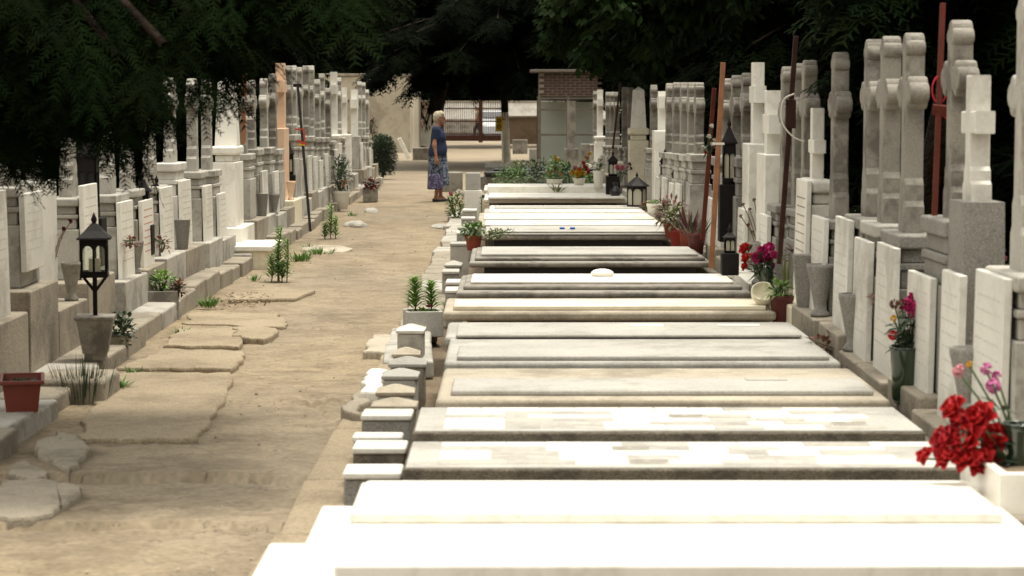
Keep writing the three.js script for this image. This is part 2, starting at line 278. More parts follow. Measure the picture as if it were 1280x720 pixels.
tag(mesh('gutter', plainBox(0.2, 0.33, 30, 1.78, -0.06, -21.5), M.concrete), 'narrow concrete gutter between the tomb slabs and the crosses', 'gutter', null, 'structure');
{ // grit and small stones scattered on the path
  const n = 600, g = new THREE.InstancedMesh(new THREE.IcosahedronGeometry(1, 0), M.gritStone, n), m = new THREE.Matrix4(), q = new THREE.Quaternion(), col = new THREE.Color();
  for (let i = 0; i < n; i++) { const edge = rnd() < 0.55, x = edge ? (rnd() < 0.6 ? rr(-2.6, -2.2) : rr(-1.25, -0.9)) : rr(-2.6, -0.9), Z = 8.2 + Math.pow(rnd(), 1.5) * 32, s = 0.003 + 0.009 * Math.pow(rnd(), 5); q.setFromEuler(new THREE.Euler(rr(0, 6), rr(0, 6), rr(0, 6))); m.compose(V(x, pathH(x, -Z) + s * 0.3, -Z), q, V(s * rr(0.8, 1.4), s * 0.8, s)); g.setMatrixAt(i, m); const k = rr(0.6, 1.3); g.setColorAt(i, col.setRGB(k, k * 0.95, k * 0.88)); }
  g.name = numbered('gravel'); g.castShadow = g.receiveShadow = true; scene.add(g); tag(g, 'grit and small stones scattered over the path', 'gravel', null, 'stuff');
}

// ---------- the long tomb slabs ----------
const depthOf = (v, h) => -atY(632, v, h).z;
function tomb(label, layers, opts = {}) {                 // layers from the base up: { h, f, b: pixel rows of front and back edge, xl, xr, th, m }
  const z0 = layers.map((l) => [depthOf(l.f, l.h), depthOf(l.b, l.h)]), front = Math.min(...z0.map((q) => q[0])), back = Math.max(...z0.map((q) => q[1]));
  const g = thing('tomb', label, 'tomb', [0.7, 0, -(front + back) / 2], 0, opts.group), cz = -(front + back) / 2;
  const slabUnder = layers[0].h - layers[0].th, inset = opts.inset ?? 0.09;
  mesh('base', box(layers[0].xr - layers[0].xl - inset * 2, slabUnder + 0.06, z0[0][1] - z0[0][0] - inset * 1.4, 0.012, (layers[0].xr + layers[0].xl) / 2 - 0.7, -0.06, -(z0[0][0] + z0[0][1]) / 2 - cz), opts.base ?? M.pebble, g);
  g.userData.tops = layers.map((l, i) => {
    const w = l.xr - l.xl, d = z0[i][1] - z0[i][0];
    const m = mesh(i ? (i === layers.length - 1 ? 'top_slab' : 'step') : 'slab', box(w, l.th, d, l.r ?? 0.012, (l.xl + l.xr) / 2 - 0.7, l.h - l.th, -(z0[i][0] + z0[i][1]) / 2 - cz), l.m, g);
    m.rotation.y = 0; return { m, zf: z0[i][0] + cz, zb: z0[i][1] + cz, xl: l.xl - 0.7, xr: l.xr - 0.7, h: l.h };
  });
  g.rotation.y = rr(-0.004, 0.004);
  return g;
}
const tileGeos = [0.15, 0.2, 0.26].flatMap((w) => [0.085, 0.11].map((d) => uvm(box(w, 0.02, d, 0.003))));
const tileMats = [M.marble, M.dustyMarble, M.paleStone, M.dustyMarble, M.slabGrey];
function mosaic(g, x0, x1, z0, z1, y, density = 1) {       // broken marble tiles set into a top
  const top = g.userData.tops.at(-1).m;
  for (let z = z0; z + 0.1 < z1; z += 0.112) for (let x = x0; x < x1 - 0.24;) {
    const k = Math.floor(rnd() * 6), w = [0.15, 0.2, 0.26][k >> 1]; if (rnd() > density) { x += w + 0.01; continue; }
    const t = new THREE.Mesh(tileGeos[k], tileMats[Math.floor(Math.pow(rnd(), 1.2) * 5)]); t.name = 'tile'; t.castShadow = t.receiveShadow = true;
    t.position.set(x + w / 2, y - 0.0213 + rr(0, 0.001), z + 0.06 + rr(-0.006, 0.006)); t.rotation.y = rr(-0.03, 0.03); top.add(t); x += w + 0.005;
  }
}
const XL = -0.33, XR = 1.79;
// white marble tomb closest to the viewpoint
{
  const g = tomb('smooth white marble tomb in two broad steps, largest and cleanest of the slabs', [
    { h: 0.35, f: 735, b: 632, xl: -0.64, xr: 1.66, th: 0.10, m: M.marble }, { h: 0.43, f: 705, b: 600, xl: -0.49, xr: 1.62, th: 0.08, m: M.marble, r: 0.014 }, { h: 0.465, f: 641, b: 603, xl: -0.488, xr: 1.555, th: 0.035, m: M.marble, r: 0.008 }], { base: M.creamMarble, inset: 0.03 });
  mesh('foot_block', box(0.15, 0.30, 0.55, 0.012, -0.715 - 0.7, -0.02, -7.1 - g.position.z), M.marble, g);
}
for (const [f, b, face, xl, lab] of [[586, 553, 0, -0.385, 'tomb with marble mosaic top and pebbled sides, beside the white marble tomb'], [540, 510, 0, -0.39, 'tomb with marble mosaic top and darker stained pebbled side, second from the white marble tomb']]) {
  const g = tomb(lab, [{ h: 0.30, f: f + 20, b: b + 10, xl: xl, xr: 1.765, th: 0.2, m: M.pebble, r: 0.01 }, { h: 0.364, f, b, xl: xl - 0.004, xr: 1.77, th: 0.066, m: M.slabTan, r: 0.012 }], { base: M.pebble, inset: 0.02 });
  const t = g.userData.tops[1]; t.m.material = M.pebble;
  mesh('cap', box(t.xr - t.xl - 0.02, 0.012, t.zb - t.zf - 0.02, 0.004, (t.xl + t.xr) / 2, t.h - 0.007, -(t.zf + t.zb) / 2), M.slabGrey, g);
  mosaic(g, t.xl + 0.13, t.xr - 0.05, -t.zb + 0.03, -t.zf - 0.02, t.h + 0.008);
}
const two = (label, up, lo, mu, ml, xl, xr, o = {}) => tomb(label, [{ h: lo[0], f: lo[1], b: lo[2], xl, xr, th: o.th ?? 0.065, m: ml, r: 0.025 }, { h: up[0], f: up[1], b: up[2], xl: xl + 0.07, xr: xr - 0.06, th: up[0] - lo[0], m: mu, r: 0.01 }], o);
{ const g = two('grey tomb slab with raised panel and tan border, third from the white marble tomb', [0.402, 488, 472], [0.376, 499, 460], M.slabGrey, M.slabTan, -0.325, XR); const t = g.userData.tops[1]; mosaic(g, 0.2, t.xr - 0.2, -t.zb + 0.02, -t.zf - 0.3, t.h + 0.006, 0.12); }
two('wide pale grey tomb slab with rounded front edge, between the tan bordered and tiled tombs', [0.402, 445, 432], [0.376, 452, 421.5], M.slabGrey, M.slabGrey, -0.33, XR);
{ const g = two('grey tomb slab with loose white tiles set into its edge', [0.402, 418.5, 404], [0.385, 420.5, 402.5], M.slabGrey, M.slabGrey, -0.36, XR); const t = g.userData.tops[1]; mosaic(g, -0.1, t.xr - 0.2, -t.zb + 0.1, -t.zf - 0.15, t.h + 0.006, 0.14); }
two('cream stone tomb slab with thick rounded lip over a dark gap', [0.405, 382, 374], [0.372, 389.5, 372.5], M.creamMarble, M.slabTan, -0.42, 1.80, { inset: 0.16 });
const three = (label, ys, hs, ms, xl, xr, o = {}) => tomb(label, [{ h: hs[0], f: ys[2], b: ys[3] + 2, xl, xr, th: 0.05, m: ms[0], r: 0.022 }, { h: hs[1], f: ys[1], b: ys[3] + 1, xl: xl + 0.05, xr: xr - 0.05, th: hs[1] - hs[0], m: ms[1], r: 0.015 }, { h: hs[2], f: ys[0], b: ys[3], xl: xl + 0.1, xr: xr - 0.1, th: hs[2] - hs[1], m: ms[2], r: 0.012 }], o);
three('white topped tomb with two grey stepped mouldings, carrying a small white pebble', [351, 357.5, 365, 342], [0.38, 0.41, 0.435], [M.greyStone, M.greyStone, M.marble], -0.36, 1.80);
three('rough grey tomb with three rolled mouldings over a tall front painted dark as shade', [317, 322, 327.5, 308], [0.38, 0.41, 0.435], [M.greyStone, M.greyStone, M.slabGrey], -0.32, 1.80, { inset: 0.13, base: M.graniteAndShade });  // black base paints the shade of the recess under the mouldings, not granite
three('bluish grey tomb carrying two small blue plastic scraps', [289, 291.5, 294.5, 282], [0.385, 0.41, 0.43], [M.greyStone, M.slabGrey, M.slabGrey], -0.27, 1.79, { inset: 0.14, base: M.graniteAndShade });  // base coloured black to stand for shade in the gap, not granite
two('pale tomb slab with a thin tan edge, behind the bluish grey tomb', [0.43, 280.5, 275], [0.41, 281.6, 274.4], M.dustyMarble, M.slabTan, -0.3, XR);
two('broad bone white tomb slab with a thin tan front edge', [0.43, 273, 266.4], [0.405, 274, 265.8], M.dustyMarble, M.slabTan, -0.33, XR);
two('narrow white tomb slab with grey lower edge', [0.43, 264.6, 261], [0.405, 265.5, 260.6], M.marble, M.slabGrey, -0.28, XR);
two('narrow grey topped tomb slab below the shaded gap', [0.43, 259.6, 257], [0.40, 260.3, 256.6], M.slabGrey, M.dustyMarble, -0.22, XR);
two('white tomb slab with rounded lip over a gap painted black as shade, beside the black vase', [0.43, 246, 241], [0.395, 248.5, 240.6], M.marble, M.marble, -0.32, XR, { inset: 0.2, base: M.graniteAndShade });  // shade below the lip is put into the black base colour
two('last white tomb slab with tall clean side, in front of the flower bed', [0.52, 233, 229.5], [0.42, 236.5, 231], M.marble, M.marble, -0.35, 1.72);
{ // dark polished tomb past the end of the white slabs
  const g = thing('tomb', 'dark granite tomb with rounded rim beyond the flower bed', 'tomb', [0.7, 0, -47]);
  mesh('base', box(2.6, 0.3, 1.0, 0.02, 0.05, -0.02, 0), M.greyStone, g); mesh('slab', box(2.5, 0.09, 1.15, 0.04, 0.1, 0.30, 0), M.graniteAndShade, g); mesh('rim', box(2.2, 0.05, 0.9, 0.024, 0.15, 0.392, 0), M.graniteAndShade, g);
}
// small things lying on the slabs
tag(mesh('pebble', new THREE.IcosahedronGeometry(0.09, 2).scale(1, 0.42, 0.8).translate(0.74, 0.455, -17.1), M.marble), 'small white pebble lying on the white topped tomb', 'pebble');
for (const [x, l] of [[0.60, 'blue plastic scrap on the bluish grey tomb, close to the path end'], [0.71, 'blue plastic scrap on the bluish grey tomb, close to the crosses end']]) tag(mesh('plastic_scrap', box(0.055, 0.02, 0.05, 0.006, x, 0.432, -23.75), flat('blue plastic', 0.02, 0.10, 0.42, 0.4)), l, 'scrap');

// ---------- foot stones at the path end of the tombs ----------
function footBlock(u0, u1, vTop, h, deep, label, capM, bodyM, kind = 'flat', Zo) {
  const Z = Zo ?? depthOf(vTop, h), a = atZ(u0, vTop, Z), b = atZ(u1, vTop, Z), w = b.x - a.x;
  const g = thing('foot_stone', label, 'foot stone', [(a.x + b.x) / 2, 0, -Z - deep / 2], rr(-0.03, 0.03));
  if (kind === 'flat') { mesh('block', box(w * 0.96, h - 0.03 + 0.05, deep, 0.012, 0, -0.05, 0), bodyM, g); mesh('cap', box(w, 0.03, deep + 0.02, 0.01, 0, h - 0.03, 0), capM, g); }
  else {
    mesh('block', box(w * 0.94, h - 0.055 + 0.05, deep, 0.012, 0, -0.05, 0), bodyM, g); mesh('ledge', box(w * 1.05, 0.025, deep * 1.06, 0.008, 0, h - 0.055, 0), capM, g);
    const c = new THREE.CylinderGeometry(0.08, 0.5, 0.03, 4, 1).rotateY(Math.PI / 4).scale(w * 1.36, 1, deep * 1.36).translate(0, h - 0.015, 0).toNonIndexed(); c.computeVertexNormals(); mesh('pyramid_cap', c, capM, g);
  }
  return g;
}
footBlock(428, 502, 590, 0.30, 0.2, 'squat foot stone with white cap touching the white marble tomb', M.dustyMarble, M.terrazzo);
footBlock(440, 508, 559, 0.28, 0.2, 'pebbled foot stone with white cap at the first mosaic tomb', M.dustyMarble, M.pebble);
footBlock(440, 503, 545, 0.27, 0.12, 'thin white capped foot stone between the two mosaic tombs', M.dustyMarble, M.pebble);
footBlock(451, 515, 518, 0.28, 0.2, 'white capped foot stone at the stained mosaic tomb', M.dustyMarble, M.terrazzo);
footBlock(464, 520, 500, 0.22, 0.2, 'tan chipped foot stone with low pyramid top', M.slabTan, M.concrete, 'pyr');
footBlock(470, 517, 483, 0.24, 0.2, 'ochre streaked foot stone with low pyramid top', M.slabTan, M.slabGrey, 'pyr');
footBlock(478, 522, 463, 0.25, 0.22, 'pale grey foot stone with pyramid top beside the wide grey tomb', M.slabGrey, M.slabGrey, 'pyr');
footBlock(486, 532, 448, 0.25, 0.22, 'broad grey foot stone with pyramid top', M.slabGrey, M.concrete, 'pyr');
footBlock(490, 524, 436, 0.24, 0.2, 'small foot stone with ochre pyramid top', M.slabTan, M.slabTan, 'pyr');
footBlock(496, 530, 407, 0.28, 0.24, 'foot stone with crisp white pyramid top near the square planter', M.dustyMarble, M.paleStone, 'pyr');
for (const [u0, u1, v, h, l, cm, k] of [
  [556, 578, 362, 0.26, 'white foot stone just past the square planter', M.marble, 'flat'], [557, 578, 352, 0.26, 'grey foot stone with flat white cap, second past the square planter', M.dustyMarble, 'flat'],
  [552, 574, 339, 0.27, 'foot stone with flat grey cap by the white topped tomb', M.slabGrey, 'flat'], [556, 577, 327, 0.27, 'foot stone with low pyramid cap by the rough grey tomb', M.paleStone, 'pyr'],
  [562, 586, 304, 0.3, 'square grey foot stone under the red flower pot', M.slabGrey, 'flat'], [570, 590, 290, 0.28, 'white foot stone behind the red flower pot', M.marble, 'flat'], [572, 592, 281, 0.28, 'pale foot stone with pyramid cap behind the red flower pot', M.paleStone, 'pyr'],
  [576, 594, 272, 0.28, 'white foot stone level with the broad bone white tomb', M.dustyMarble, 'flat'], [578, 596, 262, 0.3, 'white foot stone near the trailing weed', M.marble, 'flat'], [580, 597, 251, 0.32, 'white foot stone below the grey cube', M.marble, 'flat']])
  footBlock(u0, u1, v, h, 0.3, l, cm, M.paleStone, k);
{ const p = atZ(591, 237, 33.4), g = thing('stone_cube', 'light grey concrete cube standing on the end of a white slab', 'stone block', [p.x, 0, -33.6]); mesh('block', box(0.22, 0.26, 0.22, 0.012, 0, 0.48, 0), M.slabGrey, g); mesh('pier', box(0.26, 0.54, 0.26, 0.012, 0, -0.06, 0), M.marble, g); }
tag(mesh('loose_stone', slabShape([[452, 487], [470, 487], [478, 462], [462, 462]], 0.13, 0.16, 31), M.marble), 'upright white marble offcut at the path edge', 'stone');
tag(mesh('loose_stone', slabShape([[432, 513], [446, 516], [457, 492], [446, 487]], 0.09, 0.12, 32), M.concrete), 'rough brown stone lying at the path edge below the marble offcut', 'stone');
tag(mesh('loose_stone', slabShape([[457, 438], [482, 440], [492, 420], [470, 418]], 0.06, 0.08, 33), M.slabTan), 'flat tan stone on the path beside the foot stones', 'stone');
for (const [u, v, rx, ry, rz, m, l] of [[550, 285, 0.13, 0.05, 0.3, M.paleStone, 'flat white stone in the path near the red flower pot'], [408, 313, 0.3, 0.045, 0.5, M.slabTan, 'large flat pale stone in the path beside the tall weed'], [445, 284, 0.16, 0.09, 0.26, M.paleStone, 'rounded white stone by the kerb below the white bucket'], [464, 267, 0.12, 0.09, 0.2, M.paleStone, 'small white stone at the kerb near the red geranium']]) {
  const p = onGround(u, v), q = new THREE.IcosahedronGeometry(1, 4), at = q.attributes.position;
  for (let i = 0; i < at.count; i++) { const x = at.getX(i), y = at.getY(i), z = at.getZ(i), k = 0.82 + 0.36 * vn(x * 1.7 + u, z * 1.7 + y) + 0.06 * vn(x * 7 + u, z * 7 - y * 5); at.setXYZ(i, x * k * rx, Math.sign(y) * Math.pow(Math.abs(y), 0.7) * ry * (0.85 + 0.3 * vn(x * 3, z * 3)), z * k * rz); }
  q.computeVertexNormals(); const s = mesh('loose_stone', q, m); s.position.set(p.x, 0.005, p.z); tag(s, l, 'stone');
}

// ---------- crosses and pedestals ----------
function crossShape(w, H, armY, aW, steps, kind) {
  const s = new THREE.Shape(), r = w * 0.62;
  s.moveTo(-w - (steps ? 0.05 : 0), 0);
  if (steps) { s.lineTo(-w - 0.05, H * 0.13); s.lineTo(-w - 0.025, H * 0.16); s.lineTo(-w - 0.025, H * 0.24); s.lineTo(-w, H * 0.275); }
  if (kind === 'budded') {
    const A = Math.PI / 180;
    s.lineTo(-w, armY - w); s.lineTo(-aW + 2.4 * r, armY - w); s.absarc(-aW + 1.5 * r, armY - w * 0.95, r, 0, -Math.PI, true); s.absarc(-aW, armY, w * 0.85, -100 * A, -260 * A, true); s.absarc(-aW + 1.5 * r, armY + w * 0.95, r, Math.PI, 0, true);
    s.lineTo(-w, armY + w); s.lineTo(-w, H - 3.2 * r); s.absarc(-w * 0.95, H - 2.3 * r, r, -Math.PI / 2, -Math.PI * 1.5, true); s.absarc(0, H - w * 0.85, w * 0.85, 190 * A, -10 * A, true); s.absarc(w * 0.95, H - 2.3 * r, r, Math.PI / 2, -Math.PI / 2, true); s.lineTo(w, armY + w);
    s.absarc(aW - 1.5 * r, armY + w * 0.95, r, Math.PI, 0, true); s.absarc(aW, armY, w * 0.85, 80 * A, -80 * A, true); s.absarc(aW - 1.5 * r, armY - w * 0.95, r, 0, -Math.PI, true); s.lineTo(w, armY - w);
  } else { s.lineTo(-w, armY - w); s.lineTo(-aW, armY - w); s.lineTo(-aW, armY + w); s.lineTo(-w, armY + w); s.lineTo(-w, H); s.lineTo(w, H); s.lineTo(w, armY + w); s.lineTo(aW, armY + w); s.lineTo(aW, armY - w); s.lineTo(w, armY - w); }
  if (steps) { s.lineTo(w, H * 0.275); s.lineTo(w + 0.025, H * 0.24); s.lineTo(w + 0.025, H * 0.16); s.lineTo(w + 0.05, H * 0.13); s.lineTo(w + 0.05, 0); } else s.lineTo(w, 0);
  return s;
}
function crossGeo(T, H, armY, aW, kind, steps = true, w = 0.055) {
  const b = kind === 'budded' ? 0.012 : 0.007, g = new THREE.ExtrudeGeometry(crossShape(w - b, H - b, armY, aW - b, steps, kind), { depth: T - 2 * b, bevelEnabled: true, bevelSize: b, bevelThickness: b, bevelSegments: 2, curveSegments: 6 });
  return g.translate(0, 0, -(T - 2 * b) / 2).rotateY(Math.PI / 2);
}
const urnGeo = uvm(lathe([[0, 0], [0.055, 0], [0.06, 0.02], [0.035, 0.05], [0.04, 0.08], [0.075, 0.26], [0.085, 0.30], [0.085, 0.325], [0.07, 0.325], [0.055, 0.24], [0, 0.23]], 14));
const squareVaseGeo = uvm(merge([new THREE.CylinderGeometry(0.115, 0.075, 0.34, 4, 1).rotateY(Math.PI / 4).translate(0, 0.17, 0)]));
function lettering(w, h, rows) {                          // rows of engraved strokes too small to read
  const out = [];
  for (let k = 0; k < rows; k++) for (let z = -w * 0.38; z < w * 0.36;) { const l = rr(0.02, 0.06); out.push(plainBox(0.004, 0.010, l, 0, h * (0.85 - 0.7 * k / rows), z + l / 2)); z += l + rr(0.012, 0.03); }
  return merge(out);
}
const PED = {
  stepped: (t, w, y0, y1) => { const h = y1 - y0; return [box(t, h * 0.62, w, 0.01, 0, y0, 0), box(t * 0.84, h * 0.13, w * 0.9, 0.01, 0, y0 + h * 0.62, 0), box(t * 0.95, h * 0.05, w * 0.96, 0.01, 0, y0 + h * 0.75, 0), box(t * 0.8, h * 0.1, w * 0.86, 0.01, 0, y0 + h * 0.8, 0), box(t, h * 0.1, w, 0.014, 0, y0 + h * 0.9, 0)]; },
  plain: (t, w, y0, y1) => [box(t, y1 - y0, w, 0.012, 0, y0, 0)],
  tapered: (t, w, y0, y1) => { const g = new THREE.CylinderGeometry(0.5 * 0.9, 0.5, y1 - y0, 4, 1).rotateY(Math.PI / 4).scale(t * Math.SQRT2, 1, w * Math.SQRT2).translate(0, (y0 + y1) / 2, 0).toNonIndexed(); g.computeVertexNormals(); return [g]; },
  capped: (t, w, y0, y1) => { const h = y1 - y0; return [box(t, h * 0.8, w, 0.012, 0, y0, 0), box(t * 0.78, h * 0.09, w * 0.9, 0.02, 0, y0 + h * 0.8, 0), box(t * 1.08, h * 0.11, w * 1.04, 0.03, 0, y0 + h * 0.89, 0)]; },
};
const rowX = { r: 2.1, l: -3.1 };
function layOut(row, list) {
  const x0 = rowX[row];
  for (const s of list) { const p = atX(s.u, HORIZON, x0 + (s.dx ?? 0)); s.Z = -p.z; s.x = p.x; }
  const front = list.filter((s) => !s.behind).sort((a, b) => a.Z - b.Z);
  front.forEach((s, i) => { const a = i ? (front[i - 1].Z + s.Z) / 2 : s.Z - 0.45, b = i + 1 < front.length ? (front[i + 1].Z + s.Z) / 2 : s.Z + 0.45; s.z0 = Math.max(a, s.Z - 0.55) + 0.008; s.z1 = Math.min(b, s.Z + 0.55) - 0.008; });
  for (const s of list) if (s.behind) { s.z0 = s.Z - 0.22; s.z1 = s.Z + 0.22; }
  for (const s of list) monument(row, s);
}
function monument(row, s) {
  if (s.group) s.label = s.label.replace('STONE', s.cm === M.greyStone ? 'stained' : 'pale').replace('FOOT', s.tab ? (s.vase ? 'tablet and urn at its foot' : 'tablet at its foot') : s.ped === 'capped' ? 'capped pedestal, no tablet' : 'stepped pedestal, no tablet');
  const side = row === 'l' ? 1 : -1, Z = s.Z, toY = (v) => atZ(s.u, v, Z).y;
  const g = thing('cross_monument', s.label, 'gravestone', [s.x, 0, -Z], (row === 'l' ? 0 : Math.PI) + rr(-0.015, 0.015), s.group);
  const zc = (row === 'l' ? -1 : 1) * ((s.z0 + s.z1) / 2 - Z), wz = s.z1 - s.z0, ph = s.ph ?? rr(0.36, 0.46), T = s.T ?? 0.1;
  const base = toY(s.base), top = toY(s.top), pm = s.pm ?? M.paleStone, cm = s.cm ?? M.greyStone, pt = s.pt ?? 0.24, pw = Math.min(s.pw ?? 0.6, wz * 0.92);
  mesh('plinth', box(s.behind ? 0.3 : 0.46, ph + 0.06, wz, 0.014, 0, -0.06, zc), s.bm ?? M.concrete, g);
  if (s.ped !== 'none') mesh('pedestal', PED[s.ped ?? 'stepped'](pt, pw, ph, base), pm, g);
  if (s.cross === 'obelisk') {
    const o = new THREE.CylinderGeometry(0.5 * 0.72, 0.5, top - base - 0.05, 4, 1).rotateY(Math.PI / 4).scale(T * 1.6 * Math.SQRT2, 1, T * 1.9 * Math.SQRT2).translate(0, base + (top - base - 0.05) / 2, 0), tip = new THREE.CylinderGeometry(0.01, 0.5 * 0.72, 0.06, 4, 1).rotateY(Math.PI / 4).scale(T * 1.6 * Math.SQRT2, 1, T * 1.9 * Math.SQRT2).translate(0, top - 0.02, 0), q = merge([o, tip]); q.computeVertexNormals(); mesh('obelisk', q, cm, g);
  } else if (s.cross !== 'none') {
    const H = top - base, aW = Math.min(s.aW ?? 0.175, Math.max(0.16, wz * 0.46));
    const c = mesh('cross', crossGeo(T, H, s.arm ? toY(s.arm) - base : H * 0.69, aW, s.cross ?? 'budded', s.steps ?? true, s.w ?? 0.058), cm, g); c.position.y = base;
    if (rnd() < 0.6) c.rotation.x = rr(-0.012, 0.012);
  }
  if (s.tab) {
    const w = Math.min(s.tw ?? 0.56, wz * 0.86), h = s.tab + 0.06, x = pt / 2 + 0.03;
    const t = mesh('tablet', box(0.035, h, w, 0.006), s.tm ?? M.dustyMarble, g); t.position.set(x, s.ty ?? ph - 0.02, zc); t.rotation.z = 0.02;
    const l = mesh('inscription', lettering(w, h, Math.max(3, Math.round(h / 0.085))), s.ti ?? M.ink, t); l.position.x = 0.0162; l.userData.kind = 'stuff';
  }
  for (const k of s.vase ?? []) { const v = mesh('vase', k[1] === 'q' ? squareVaseGeo : urnGeo, k[2] ?? M.terrazzo, g); v.position.set(0.16, ph, zc + k[0] * wz * 0.4); if (row === 'l') v.scale.setScalar(0.8); }
  return g;
}
const GR = 'weathered crosses beside the tomb slabs', GL = 'weathered crosses behind the kerb';
const wr = (u, top, arm, base, more = {}) => ({ u, top, arm, base, cm: M.greyStone, label: 'STONE weathered cross with budded ends at the tomb heads, FOOT', group: GR, pm: M.terrazzo, ...more });
layOut('r', [
  { u: 1291, top: -8, arm: 120, base: 338, T: 0.12, label: 'tall pale grey cross on a pedestal with a white tablet, next to the red roses', pm: M.paleStone, cm: M.paleStone, tab: 0.62, vase: [[0.9, 'u']] },
  { u: 1223, top: 94, arm: 153, base: 251, T: 0.092, cross: 'plain', steps: true, w: 0.05, aW: 0.15, ped: 'tapered', pt: 0.2, pw: 0.36, cm: M.dustyMarble, pm: M.terrazzo, label: 'small white cross on a tall speckled grey pedestal', tab: 0.62, tw: 0.4, ph: 0.34 },
  wr(1199, 25, 98, 272, { dx: 0.03, label: 'dark stained tall cross behind the small white cross on the speckled pedestal', group: null, tab: 0.5 }),
  wr(1141, 41, 116, 290, { label: 'weathered cross with the widest stepped pedestal, behind the pink flower bucket', group: null, tab: 0.62, pt: 0.225, pm: M.terrazzo, ph: 0.36 }),
  wr(1113, 45, 118, 278, { label: 'weathered cross with brown stains, second behind the pink flower bucket', group: null, tab: 0.6, vase: [[0.9, 'u']], pm: M.paleStone }),
  wr(1092, 49, 120, 270, { label: 'weathered cross third behind the pink flower bucket, partly hidden by a black lantern', group: null, tab: 0.6 }),
  wr(1050, 65, 131, 273, { label: 'weathered cross on a coarse speckled pedestal with a square urn below', group: null, tab: 0.56, vase: [[0.8, 'q'], [-0.8, 'u']], pt: 0.2 }),
  { u: 1022, top: 135, arm: 183, base: 223, T: 0.085, cross: 'plain', steps: false, aW: 0.14, w: 0.045, ped: 'capped', pt: 0.16, pm: M.marble, cm: M.marble, label: 'small white marble cross on a white pedestal with engraved lines', tab: 0.78, tm: M.marble, ti: M.darkInk, bm: M.creamMarble, ph: 0.42 },
  wr(1012, 75, 132, 262, { dx: 0.05 }), wr(1000, 79, 136, 260, { dx: 0.06 }), wr(985, 83, 140, 255, { tab: 0.5, vase: [[0.8, 'u']] }),
  { u: 967, top: 113, arm: 155, base: 192, T: 0.13, cross: 'plain', steps: false, aW: 0.2, w: 0.075, ped: 'plain', pt: 0.2, pw: 0.6, cm: M.marble, pm: M.marble, bm: M.marble, label: 'massive low white marble cross with square arms on a smooth white block', tab: 0 },
  { u: 947, top: 78, arm: 118, base: 179, T: 0.1, cross: 'plain', steps: false, aW: 0.22, w: 0.07, ped: 'plain', pt: 0.2, pw: 0.5, cm: M.marble, pm: M.marble, bm: M.marble, label: 'tall white marble cross with square arms, behind the massive low one', tab: 0.45, tm: M.marble },
  wr(934, 91, 128, 196), wr(921, 94, 133, 194, { tab: 0.5, pm: M.paleStone, ped: 'capped' }), wr(908, 98, 136, 196, { tab: 0.45 }),
  wr(874, 103, 132, 192, { cm: M.greyStone, pm: M.paleStone }), wr(865, 103, 131, 193, { tab: 0.4, pm: M.paleStone }), wr(855.5, 103, 130, 192, { tab: 0.4, pm: M.paleStone }), wr(846, 103, 130, 191, { tab: 0.4, pm: M.paleStone }), wr(837, 104, 130, 190, { pm: M.paleStone, tab: 0.4 }),
  { u: 828, top: 114, arm: 128, base: 163, T: 0.12, cross: 'plain', steps: false, w: 0.08, aW: 0.22, ped: 'plain', cm: M.marble, pm: M.marble, label: 'white square armed cross at the end of the close set weathered crosses', bm: M.marble },
  wr(817, 106, 130, 185, { pm: M.paleStone }),
  { u: 798, top: 109, arm: 128, base: 160, T: 0.15, cross: 'obelisk', ped: 'capped', pt: 0.3, pw: 0.5, cm: M.marble, pm: M.creamMarble, bm: M.marble, label: 'white marble obelisk on a cream streaked block behind the six sided lantern' },
  wr(788, 109, 131, 184, { pm: M.paleStone }), wr(781, 109, 131, 184, { pm: M.paleStone }), wr(771, 115, 133, 182, { pm: M.paleStone }), wr(765.5, 115, 133, 182, { pm: M.paleStone }), wr(760, 115, 133, 182, { pm: M.paleStone }),
  { u: 750, top: 112, arm: 128, base: 170, T: 0.13, cross: 'plain', steps: false, w: 0.08, aW: 0.25, ped: 'capped', cm: M.marble, pm: M.marble, bm: M.marble, label: 'bright white square cross at the end of the row near the glass shelter' },
  wr(744, 114, 130, 180, { pm: M.paleStone }),
]);
const wl = (u, top, arm, base, more = {}) => ({ u, top, arm, base, label: 'STONE weathered cross with budded ends behind the kerb, FOOT', group: GL, cm: M.paleStone, pm: M.paleStone, bm: rnd() < 0.5 ? M.concrete : M.paleStone, ...more });
